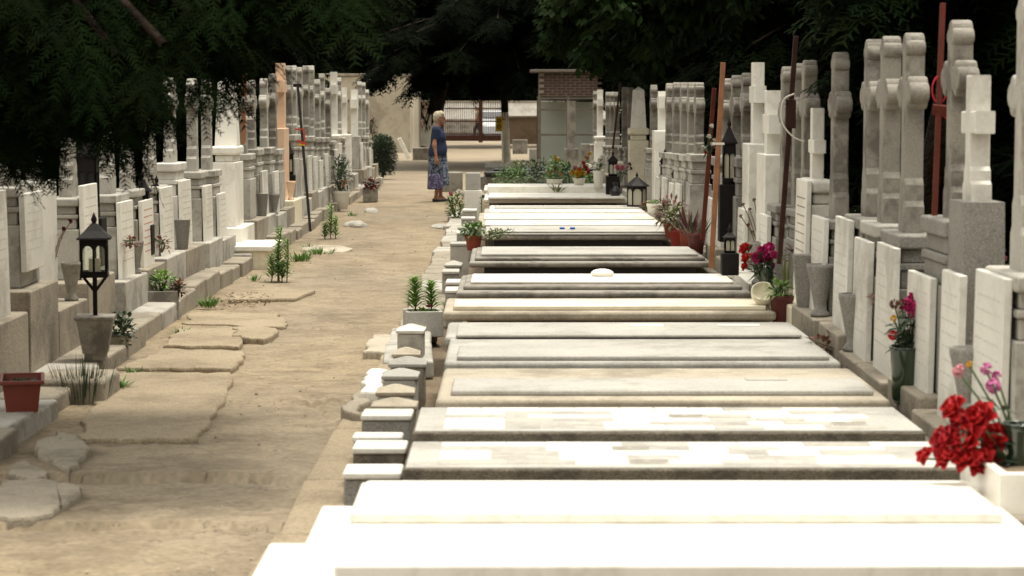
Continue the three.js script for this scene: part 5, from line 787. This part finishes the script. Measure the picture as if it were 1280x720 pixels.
bush('leafy_bush', 'small dense dark green bush beside the lantern pot', 'bush', [P(150, 458, 15.2).x, 0.08, -15.2], 0.1, 0.13, 320, 0.05, 0.03, M.leafDark, {});
{ const Z = 18.1, c = P(205, 400, Z); trough('weathered concrete trough of succulents on the kerb', [c.x, 0.1, -Z], 0.24, 0.15, 0.36, M.greyStone, 0.1, 0.03, 'concrete_planter'); bush('succulent', 'yellow green succulent heads in the weathered trough', 'plant', [c.x - 0.03, 0.22, -Z], 0.13, 0.09, 160, 0.06, 0.04, M.leafLight, {}); bush('succulent', 'rust red succulent rosette at the edge of the weathered trough', 'plant', [c.x + 0.13, 0.2, -Z + 0.08], 0.06, 0.07, 120, 0.04, 0.03, M.leafRust, {}); }
{ const g = thing('tall_weed', 'tall bright green weed with upright leafy stems at the marble step', 'plant', [P(349, 352, 22.1).x, 0, -22.1]); sprout(g, 0, 0, 0.54, M.leafLight, 80, 0.12); sprout(g, 0.08, 0.05, 0.42, M.leafLight, 60, 0.11); sprout(g, -0.07, 0.06, 0.26, M.leafLight, 46, 0.13); sprout(g, 0.04, 0.12, 0.2, M.leafGreen, 40, 0.13); sprout(g, -0.02, -0.08, 0.34, M.leafGreen, 46, 0.12); }
{ const g = thing('tall_weed', 'bright green weed growing from the kerb below the white bucket', 'plant', [P(413, 300, 29).x, 0, -29]); sprout(g, 0, 0, 0.46, M.leafLight, 60, 0.14); sprout(g, 0.07, 0.05, 0.3, M.leafLight, 46, 0.13); sprout(g, -0.06, 0.06, 0.22, M.leafGreen, 40, 0.13); }
blades('grass_tuft', 'low green weeds beside the large flat pale stone', 'grass', [P(398, 318, 26.2).x, 0, -26.2], 60, 0.12, 0.025, M.leafGreen, 0.35, 1.2);
blades('grass_tuft', 'short bright weed at the kerb next to the dry leaf litter', 'grass', [P(262, 388, 19.0).x, 0.02, -19.0], 40, 0.14, 0.025, M.leafGreen, 0.16, 0.8);
blades('grass_tuft', 'green weed tuft at the foot of the kerb beside the tall weed', 'grass', [P(376, 322, 25.0).x, 0, -25.0], 60, 0.16, 0.03, M.leafGreen, 0.2, 0.8);
for (const [u, v, n, h] of [[168, 470, 26, 0.1], [228, 418, 22, 0.09], [318, 352, 26, 0.12], [386, 312, 24, 0.12], [440, 272, 24, 0.14], [70, 566, 22, 0.1], [130, 500, 20, 0.08]]) { const p = onGround(u, v); blades('kerb_weed', 'small green weed sprouting where the path meets the kerb', 'weed', [p.x, 0, p.z], n, h, 0.014, M.leafGreen, 0.14, 1.0).userData.group = 'small weeds along the kerb'; }
for (const [u, v, n, h] of [[452, 500, 14, 0.07], [520, 398, 18, 0.09], [556, 330, 18, 0.1], [566, 296, 20, 0.12], [575, 262, 22, 0.16]]) { const p = onGround(u, v); blades('path_weed', 'small green weed sprouting between the foot stones', 'weed', [p.x, 0, p.z], n, h, 0.014, M.leafOlive, 0.1, 0.9).userData.group = 'small weeds between the foot stones'; }
{ const n = 240, lg = leafGeo(n, () => { const a = rr(0, 6.28), q = Math.sqrt(rnd()); return { a: V(Math.cos(a) * 0.34 * q, rr(0.02, 0.045), Math.sin(a) * 0.8 * q), d: V(rr(-1, 1), rr(-0.1, 0.25), rr(-1, 1)).normalize(), l: rr(0.03, 0.08), w: 0.02 }; }), m = mesh('leaf_litter', lg, M.dryStem); m.position.set(P(295, 378, 19.6).x, 0, -19.6); tag(m, 'dry brown leaf litter heaped against the kerb', 'leaf litter', null, 'stuff'); }
{ const lg = leafGeo(260, () => ({ a: V(rr(-0.06, 0.06), rr(0.3, 0.34), rr(-0.5, 0.5)), d: V(rr(-1, 1), rr(-0.1, 0.3), rr(-1, 1)).normalize(), l: rr(0.03, 0.07), w: 0.025 })), m = mesh('leaf_litter', lg, M.leafRust); m.position.set(1.82, -0.04, -12.2); tag(m, 'rusty dead leaves in the gutter between the slabs and the crosses', 'leaf litter', null, 'stuff'); }
{ const Z = 12.9, c = P(1036, 430, Z); bush('dry_plant', 'withered brown plant bending over the gutter below the square urn', 'plant', [c.x - 0.02, 0.28, -Z + 0.1], 0.12, 0.07, 90, 0.06, 0.03, M.leafRust, { stems: 7, stemM: M.dryStem }); }
bush('dry_plant', 'rust coloured dried flowers in the vase behind the pink flowers', 'plant', [P(1098, 372, 11.9).x, 0.68, -11.85], 0.07, 0.03, 60, 0.035, 0.025, M.leafRust, { stems: 5, stemM: M.dryStem });
bush('dry_plant', 'dark red potted plant behind the small white marble cross', 'plant', [P(996, 315, 15.9).x, 0.62, -15.9], 0.1, 0.07, 110, 0.05, 0.03, M.leafBurgundy, { stems: 5 });
{ const Z = 15.0, s = P(68, 310, Z); bouquet('two dark red rose buds leaning from the vase of the white pillar gravestone', [s.x - 0.02, 0.72, -Z], 0.12, [[80, 286], [88, 276]].map(([u, v]) => { const w = P(u, v, Z); return [w.x - s.x + 0.02, w.y - 0.72, 0, 0.02, M.pDark, 'full']; }), { leaves: 4, l: 0.05, stemM: M.dryStem }); }
bush('dry_plant', 'rust brown dried flowers before the red lettered tablet', 'plant', [P(162, 298, 17.2).x, 0.66, -17.2], 0.09, 0.03, 60, 0.04, 0.03, M.leafRust, { stems: 4 });
bush('dry_plant', 'rust brown dried flowers next to the small dark lantern', 'plant', [P(202, 302, 18.9).x, 0.5, -18.9], 0.07, 0.07, 70, 0.04, 0.03, M.leafRust, { stems: 4 });
{ const Z = 36.5, c = P(426, 275, Z); pot('white bucket holding a bushy shrub on the kerb', [c.x, 0.06, -Z], 0.15, 0.3, M.whitePlastic, { name: 'bucket', cat: 'bucket' }); bush('potted_shrub', 'bushy green shrub with orange flowers in the white bucket', 'shrub', [c.x, 0.32, -Z], 0.19, 0.3, 560, 0.08, 0.025, M.leafDark, { stems: 12, flowers: [[0.08, 0.2, 0.18, 0.03, M.pOrange], [0.05, 0.14, 0.2, 0.03, M.pOrange]] }); }
{ const Z = 40.5, c = P(463, 255, Z); trough('stone box of red geraniums at the end of the kerb', [c.x, 0.02, -Z], 0.26, 0.22, 0.3, M.greyStone, 0, 0.03, 'concrete_planter'); bush('geranium', 'red geranium plant in the stone box at the end of the kerb', 'plant', [c.x, 0.2, -Z], 0.16, 0.12, 200, 0.07, 0.05, M.leafBurgundy, { flowers: [[-0.08, 0.12, 0.14, 0.04, M.pCrimson], [0.02, 0.08, 0.16, 0.045, M.pCrimson], [0.1, 0.1, 0.13, 0.04, M.pCrimson], [0.0, 0.22, 0.08, 0.035, M.pRed]] }); }
bush('conifer_shrub', 'rounded dark green conifer shrub in front of the plaster wall', 'shrub', [P(476, 222, 53).x, 0, -54], 0.34, 0.52, 3600, 0.09, 0.04, M.leafDark, { stems: 14, up: 0.6 });
bush('conifer_shrub', 'second rounded green shrub at the foot of the plaster wall', 'shrub', [P(470, 215, 56).x, 0, -57.5], 0.36, 0.5, 2600, 0.09, 0.04, M.leafDark, { stems: 14, up: 0.6 });
bush('climbing_plant', 'dark red flowering climber on the end of the row behind the kerb', 'plant', [P(464, 160, 50).x, 1.05, -50.5], 0.12, 0.22, 160, 0.07, 0.04, M.leafBurgundy, {});
bush('garden_bush', 'bright green bush with pink flowers glimpsed beside the tall speckled pedestal', 'bush', [P(1262, 330, 13.5).x, 0.1, -14.2], 0.3, 0.35, 420, 0.07, 0.03, M.leafLight, { flowers: [[-0.1, 0.68, 0.1, 0.03, M.pPink], [0.02, 0.7, 0.1, 0.03, M.pMagenta], [0.1, 0.68, 0.12, 0.03, M.pPink]] });

// ---------- people ----------
const sdTaper = (p, a, b, ra, rb) => { const bx = b[0] - a[0], by = b[1] - a[1], bz = b[2] - a[2], px = p[0] - a[0], py = p[1] - a[1], pz = p[2] - a[2], t = clamp((px * bx + py * by + pz * bz) / (bx * bx + by * by + bz * bz + 1e-9), 0, 1); return Math.hypot(px - bx * t, py - by * t, pz - bz * t) - lerp(ra, rb, t); };
const smin = (a, b, k) => { const h = Math.max(k - Math.abs(a - b), 0) / k; return Math.min(a, b) - h * h * k * 0.25; };
const bones = (p, list, k = 0.03) => { let d = 9; for (const [a, b, ra, rb] of list) d = smin(d, sdTaper(p, a, b, ra, rb ?? ra), k); return d; };
function sdfGeo(fn, lo, hi, res) {
  const mc = new MarchingCubes(res, M.skin, false, false, 200000), half = res / 2, f = mc.field; mc.isolation = 0;
  const at = (i, k) => lo[k] + (hi[k] - lo[k]) * ((i - half) / half + 1) / 2;
  for (let z = 0; z < res; z++) for (let y = 0; y < res; y++) for (let x = 0; x < res; x++) f[x + y * res + z * res * res] = -fn([at(x, 0), at(y, 1), at(z, 2)]);
  mc.update();
  const n = mc.count ?? mc.geometry.drawRange.count, g = new THREE.BufferGeometry(), pos = new Float32Array(n * 3), nor = new Float32Array(n * 3), s = [0, 1, 2].map((k) => (hi[k] - lo[k]) / 2);
  for (let i = 0; i < n; i++) { const v = []; for (let k = 0; k < 3; k++) { pos[i * 3 + k] = lo[k] + s[k] * (mc.positionArray[i * 3 + k] + 1); v.push(mc.normalArray[i * 3 + k] / s[k]); } const l = Math.hypot(...v) || 1; for (let k = 0; k < 3; k++) nor[i * 3 + k] = v[k] / l; }
  g.setAttribute('position', new THREE.BufferAttribute(pos, 3)); g.setAttribute('normal', new THREE.BufferAttribute(nor, 3)); return g;
}
function person(label, pos, turn, J, C) {                  // J: joints in metres, facing +x, right side at +z
  const g = thing('person', label, 'person', pos, turn), t = C.trunk, head = J.head;
  const arm = (s) => [[J['sh' + s], J['el' + s], 0.05, 0.041], [J['el' + s], J['wr' + s], 0.041, 0.028]], leg = (s) => [[J['hip' + s], J['kn' + s], 0.085, 0.058], [J['kn' + s], J['an' + s], 0.055, 0.036], [J['an' + s], J['toe' + s], 0.038, 0.028]];
  const body = [...t, [J.neck, [head[0] - 0.02, head[1] - 0.06, head[2]], 0.052, 0.05], ...arm('R'), ...arm('L'), ...leg('R'), ...leg('L')];
  const geos = [sdfGeo((p) => bones(p, body, 0.035), [-0.55, -0.02, -0.42], [0.55, 1.5, 0.42], 112)];
  const hd = (p) => { let d = bones(p, [[[head[0] - 0.02, head[1] + 0.03, head[2]], [head[0] + 0.01, head[1] + 0.02, head[2]], 0.088, 0.08], [[head[0] + 0.02, head[1] - 0.03, head[2]], [head[0] + 0.055, head[1] - 0.075, head[2]], 0.062, 0.04]], 0.05); d = smin(d, sdTaper(p, [head[0] + 0.085, head[1] + 0.015, head[2]], [head[0] + 0.112, head[1] - 0.022, head[2]], 0.01, 0.016), 0.02); for (const s of [-1, 1]) { d = smin(d, sdTaper(p, [head[0] - 0.015, head[1] + 0.01, head[2] + s * 0.082], [head[0] - 0.012, head[1] - 0.03, head[2] + s * 0.08], 0.014, 0.011), 0.008); d = Math.max(d, -sdTaper(p, [head[0] + 0.1, head[1] + 0.012, head[2] + s * 0.035], [head[0] + 0.1, head[1] + 0.012, head[2] + s * 0.04], 0.014, 0.014)); } d = smin(d, sdTaper(p, [head[0] + 0.088, head[1] - 0.05, head[2] - 0.018], [head[0] + 0.088, head[1] - 0.05, head[2] + 0.018], 0.011, 0.011), 0.012); return d; };
  geos.push(sdfGeo(hd, [head[0] - 0.16, head[1] - 0.16, head[2] - 0.15], [head[0] + 0.16, head[1] + 0.16, head[2] + 0.15], 56));
  for (const s of ['R', 'L']) { // hand: palm, four curled fingers, thumb
    const w = J['wr' + s], d = s === 'R' ? 1 : -1, list = [[w, [w[0] + 0.008, w[1] - 0.07, w[2]], 0.026, 0.034]];
    [[0.032, 0.062], [0.012, 0.07], [-0.008, 0.066], [-0.026, 0.05]].forEach(([x, l]) => { const a = [w[0] + x, w[1] - 0.09, w[2]], b = [w[0] + x + 0.004, w[1] - 0.09 - l * 0.55, w[2] - d * 0.004], c = [w[0] + x + 0.004, w[1] - 0.09 - l * 0.75, w[2] - d * 0.032]; list.push([a, b, 0.0095, 0.0088], [b, c, 0.0088, 0.008]); });
    list.push([[w[0] + 0.03, w[1] - 0.05, w[2] - d * 0.008], [w[0] + 0.052, w[1] - 0.085, w[2] - d * 0.02], 0.013, 0.0105], [[w[0] + 0.052, w[1] - 0.085, w[2] - d * 0.02], [w[0] + 0.05, w[1] - 0.115, w[2] - d * 0.03], 0.0105, 0.009]);
    geos.push(sdfGeo((p) => bones(p, list, 0.008), [w[0] - 0.1, w[1] - 0.17, w[2] - 0.1], [w[0] + 0.1, w[1] + 0.03, w[2] + 0.1], 52));
  }
  mesh('body', geos, M.skin, g);
  const sleeve = (s) => { const a = J['sh' + s], b = J['el' + s], k = C.sleeve; return [[a, [lerp(a[0], b[0], k), lerp(a[1], b[1], k), lerp(a[2], b[2], k)], 0.066, 0.062]]; };
  const cut = (s, p) => { const a = J['sh' + s], b = J['el' + s], k = C.sleeve; return ((p[0] - lerp(a[0], b[0], k)) * (b[0] - a[0]) + (p[1] - lerp(a[1], b[1], k)) * (b[1] - a[1]) + (p[2] - lerp(a[2], b[2], k)) * (b[2] - a[2])) / 0.3; };
  mesh('shirt', sdfGeo((p) => { const tr = Math.max(bones(p, t, 0.06) - 0.018 - 0.02 * smooth(1.1, 0.88, p[1]), C.hem - p[1], p[1] - J.neck[1] - 0.005 + 0.25 * Math.max(0, p[0] - 0.02)); const a = Math.max(bones(p, sleeve('R'), 0.02), cut('R', p)), b = Math.max(bones(p, sleeve('L'), 0.02), cut('L', p)); return Math.min(smin(tr, a, 0.03), b); }, [-0.35, 0.75, -0.36], [0.35, 1.48, 0.36], 84), C.shirtM, g);
  if (C.skirt) mesh('skirt', sdfGeo((p) => { const y = p[1], k = clamp((C.waist - y) / (C.waist - C.skirt), 0, 1), a = Math.atan2(p[2], p[0]), R = lerp(0.178, 0.215, Math.pow(k, 0.7)) + 0.010 * k * Math.sin(a * 9 + 1) + 0.006 * k * Math.sin(a * 17), d = Math.hypot((p[0] - 0.015 * k) / 1.02, p[2] / 0.92) - R; return Math.max(d, y - C.waist, C.skirt - y); }, [-0.3, C.skirt - 0.05, -0.3], [0.3, C.waist + 0.05, 0.3], 78), C.skirtM, g);
  else mesh('trousers', sdfGeo((p) => Math.max(bones(p, [...t.slice(0, 1), ...leg('R').slice(0, 2), ...leg('L').slice(0, 2)], 0.04) - 0.02, 0.1 - p[1], p[1] - C.hem - 0.02), [-0.5, 0, -0.35], [0.5, 1.1, 0.35], 84), C.skirtM, g);
  for (const s of ['R', 'L']) { const a = J['an' + s], b = J['toe' + s]; mesh('shoe', sdfGeo((p) => Math.max(bones(p, [[[a[0] - 0.045, 0.03, a[2]], [b[0] + 0.02, 0.024, b[2]], 0.036, 0.034]], 0.02), -p[1] + 0.001, p[1] - 0.062), [a[0] - 0.12, -0.02, a[2] - 0.08], [b[0] + 0.1, 0.1, b[2] + 0.08], 40), M.black, g); }
  mesh('hair', sdfGeo((p) => { const q = [p[0], p[1], p[2]]; let d = sdTaper(q, [head[0] - 0.05, head[1] + 0.035, head[2]], [head[0] + 0.015, head[1] + 0.055, head[2]], 0.098, 0.086); d = smin(d, sdTaper(q, [head[0] - 0.06, head[1] - 0.02, head[2]], [head[0] - 0.05, head[1] - 0.05, head[2]], 0.075, 0.055), 0.04); d += 0.006 * Math.sin(p[0] * 90 + p[1] * 50) * Math.sin(p[2] * 70 + p[1] * 60); const face = Math.max(-(p[0] - head[0] - 0.045 + 0.5 * Math.max(0, head[1] + 0.02 - p[1]) * 0), p[1] - head[1] - 0.075); return Math.max(d, -face); }, [head[0] - 0.2, head[1] - 0.18, head[2] - 0.16], [head[0] + 0.16, head[1] + 0.18, head[2] + 0.16], 56), C.hairM, g);
  if (C.glasses) { const gl = mesh('sunglasses', [0.036, -0.036].map((z) => new THREE.SphereGeometry(0.024, 12, 8).scale(0.35, 0.8, 1.1).translate(head[0] + 0.094, head[1] + 0.012, head[2] + z)), M.black, g); mesh('temples', [1, -1].map((s) => bar(V(head[0] + 0.088, head[1] + 0.018, head[2] + s * 0.062), V(head[0] - 0.01, head[1] + 0.02, head[2] + s * 0.09), 0.006, 0.008)), M.black, gl); }
  return g;
}
{ // woman standing on the path, seen from the side
  const Z = 40.7, x = P(547, 251, Z).x;
  const J = { head: [0.055, 1.505, 0], neck: [0.0, 1.36, 0], shR: [-0.02, 1.29, 0.165], elR: [-0.055, 1.03, 0.215], wrR: [-0.02, 0.82, 0.225], shL: [-0.02, 1.29, -0.165], elL: [-0.02, 1.03, -0.21], wrL: [0.04, 0.82, -0.22], hipR: [0, 0.84, 0.085], knR: [0.02, 0.46, 0.08], anR: [-0.03, 0.075, 0.08], toeR: [0.1, 0.03, 0.085], hipL: [0, 0.84, -0.085], knL: [0.05, 0.46, -0.08], anL: [0.06, 0.075, -0.085], toeL: [0.19, 0.03, -0.09] };
  const trunk = [[[0, 0.88, -0.05], [0, 0.88, 0.05], 0.145], [[0.025, 1.0, -0.03], [0.025, 1.0, 0.03], 0.145], [[0.02, 1.16, -0.05], [0.02, 1.16, 0.05], 0.13], [[0.055, 1.17, -0.06], [0.055, 1.17, 0.06], 0.085], [[-0.02, 1.29, -0.13], [-0.02, 1.29, 0.13], 0.066], [[0, 0.95, 0], [0, 1.3, 0], 0.12, 0.08]];
  person('woman in navy top, printed skirt and sunglasses, standing on the path with a bag', [x, 0.006, -Z], 0, J, { trunk, sleeve: 0.62, hem: 0.83, shirtM: M.navy, skirt: 0.29, waist: 0.94, skirtM: M.skirt, hairM: M.hair, glasses: true }).scale.set(0.88, 1, 0.94);
  const b = thing('handbag', 'purple patterned cloth bag held by the woman in navy', 'bag', [x - 0.032, 0.235, -Z + 0.248], 0.15);
  const bg = new RoundedBoxGeometry(0.28, 0.28, 0.12, 4, 0.03); { const p = bg.attributes.position; for (let i = 0; i < p.count; i++) { const k = (p.getY(i) + 0.14) / 0.28; p.setXYZ(i, p.getX(i) * lerp(1.06, 0.92, k), p.getY(i), p.getZ(i) * lerp(1.1, 0.55, k)); } bg.computeVertexNormals(); } mesh('bag_body', bg.translate(0, 0.14, 0), M.bagCloth, b);
  for (const s of [-1, 1]) mesh('handle', tube([V(-0.075, 0.27, s * 0.03), V(-0.05, 0.4, s * 0.02 - 0.01), V(0.012, 0.455, -0.04), V(0.06, 0.4, s * 0.02 - 0.01), V(0.08, 0.27, s * 0.03)], 0.007, 20, 6), M.darkCloth, b);
}
{ // passer-by beyond the gate
  const Z = 113, x = P(598, 178, Z).x;
  const J = { head: [0.06, 1.52, 0], neck: [0.01, 1.38, 0], shR: [0, 1.32, 0.18], elR: [-0.1, 1.08, 0.22], wrR: [-0.06, 0.86, 0.23], shL: [0, 1.32, -0.18], elL: [0.08, 1.08, -0.22], wrL: [0.2, 0.92, -0.2], hipR: [0, 0.86, 0.09], knR: [0.17, 0.5, 0.09], anR: [0.22, 0.09, 0.09], toeR: [0.35, 0.04, 0.09], hipL: [0, 0.86, -0.09], knL: [-0.06, 0.48, -0.09], anL: [-0.3, 0.1, -0.09], toeL: [-0.19, 0.03, -0.09] };
  const trunk = [[[0, 0.9, -0.05], [0, 0.9, 0.05], 0.13], [[0.02, 1.04, -0.04], [0.02, 1.04, 0.04], 0.13], [[0.01, 1.2, -0.06], [0.01, 1.2, 0.06], 0.13], [[0, 1.32, -0.14], [0, 1.32, 0.14], 0.068], [[0, 0.95, 0], [0, 1.32, 0], 0.12, 0.08]];
  person('grey haired person in khaki walking along the street behind the gate bars', [x, 0.085, -Z], Math.PI, J, { trunk, sleeve: 0.95, hem: 0.82, shirtM: M.khaki, skirtM: M.darkCloth, hairM: M.greyHair });
}
renderer.render(scene, camera);
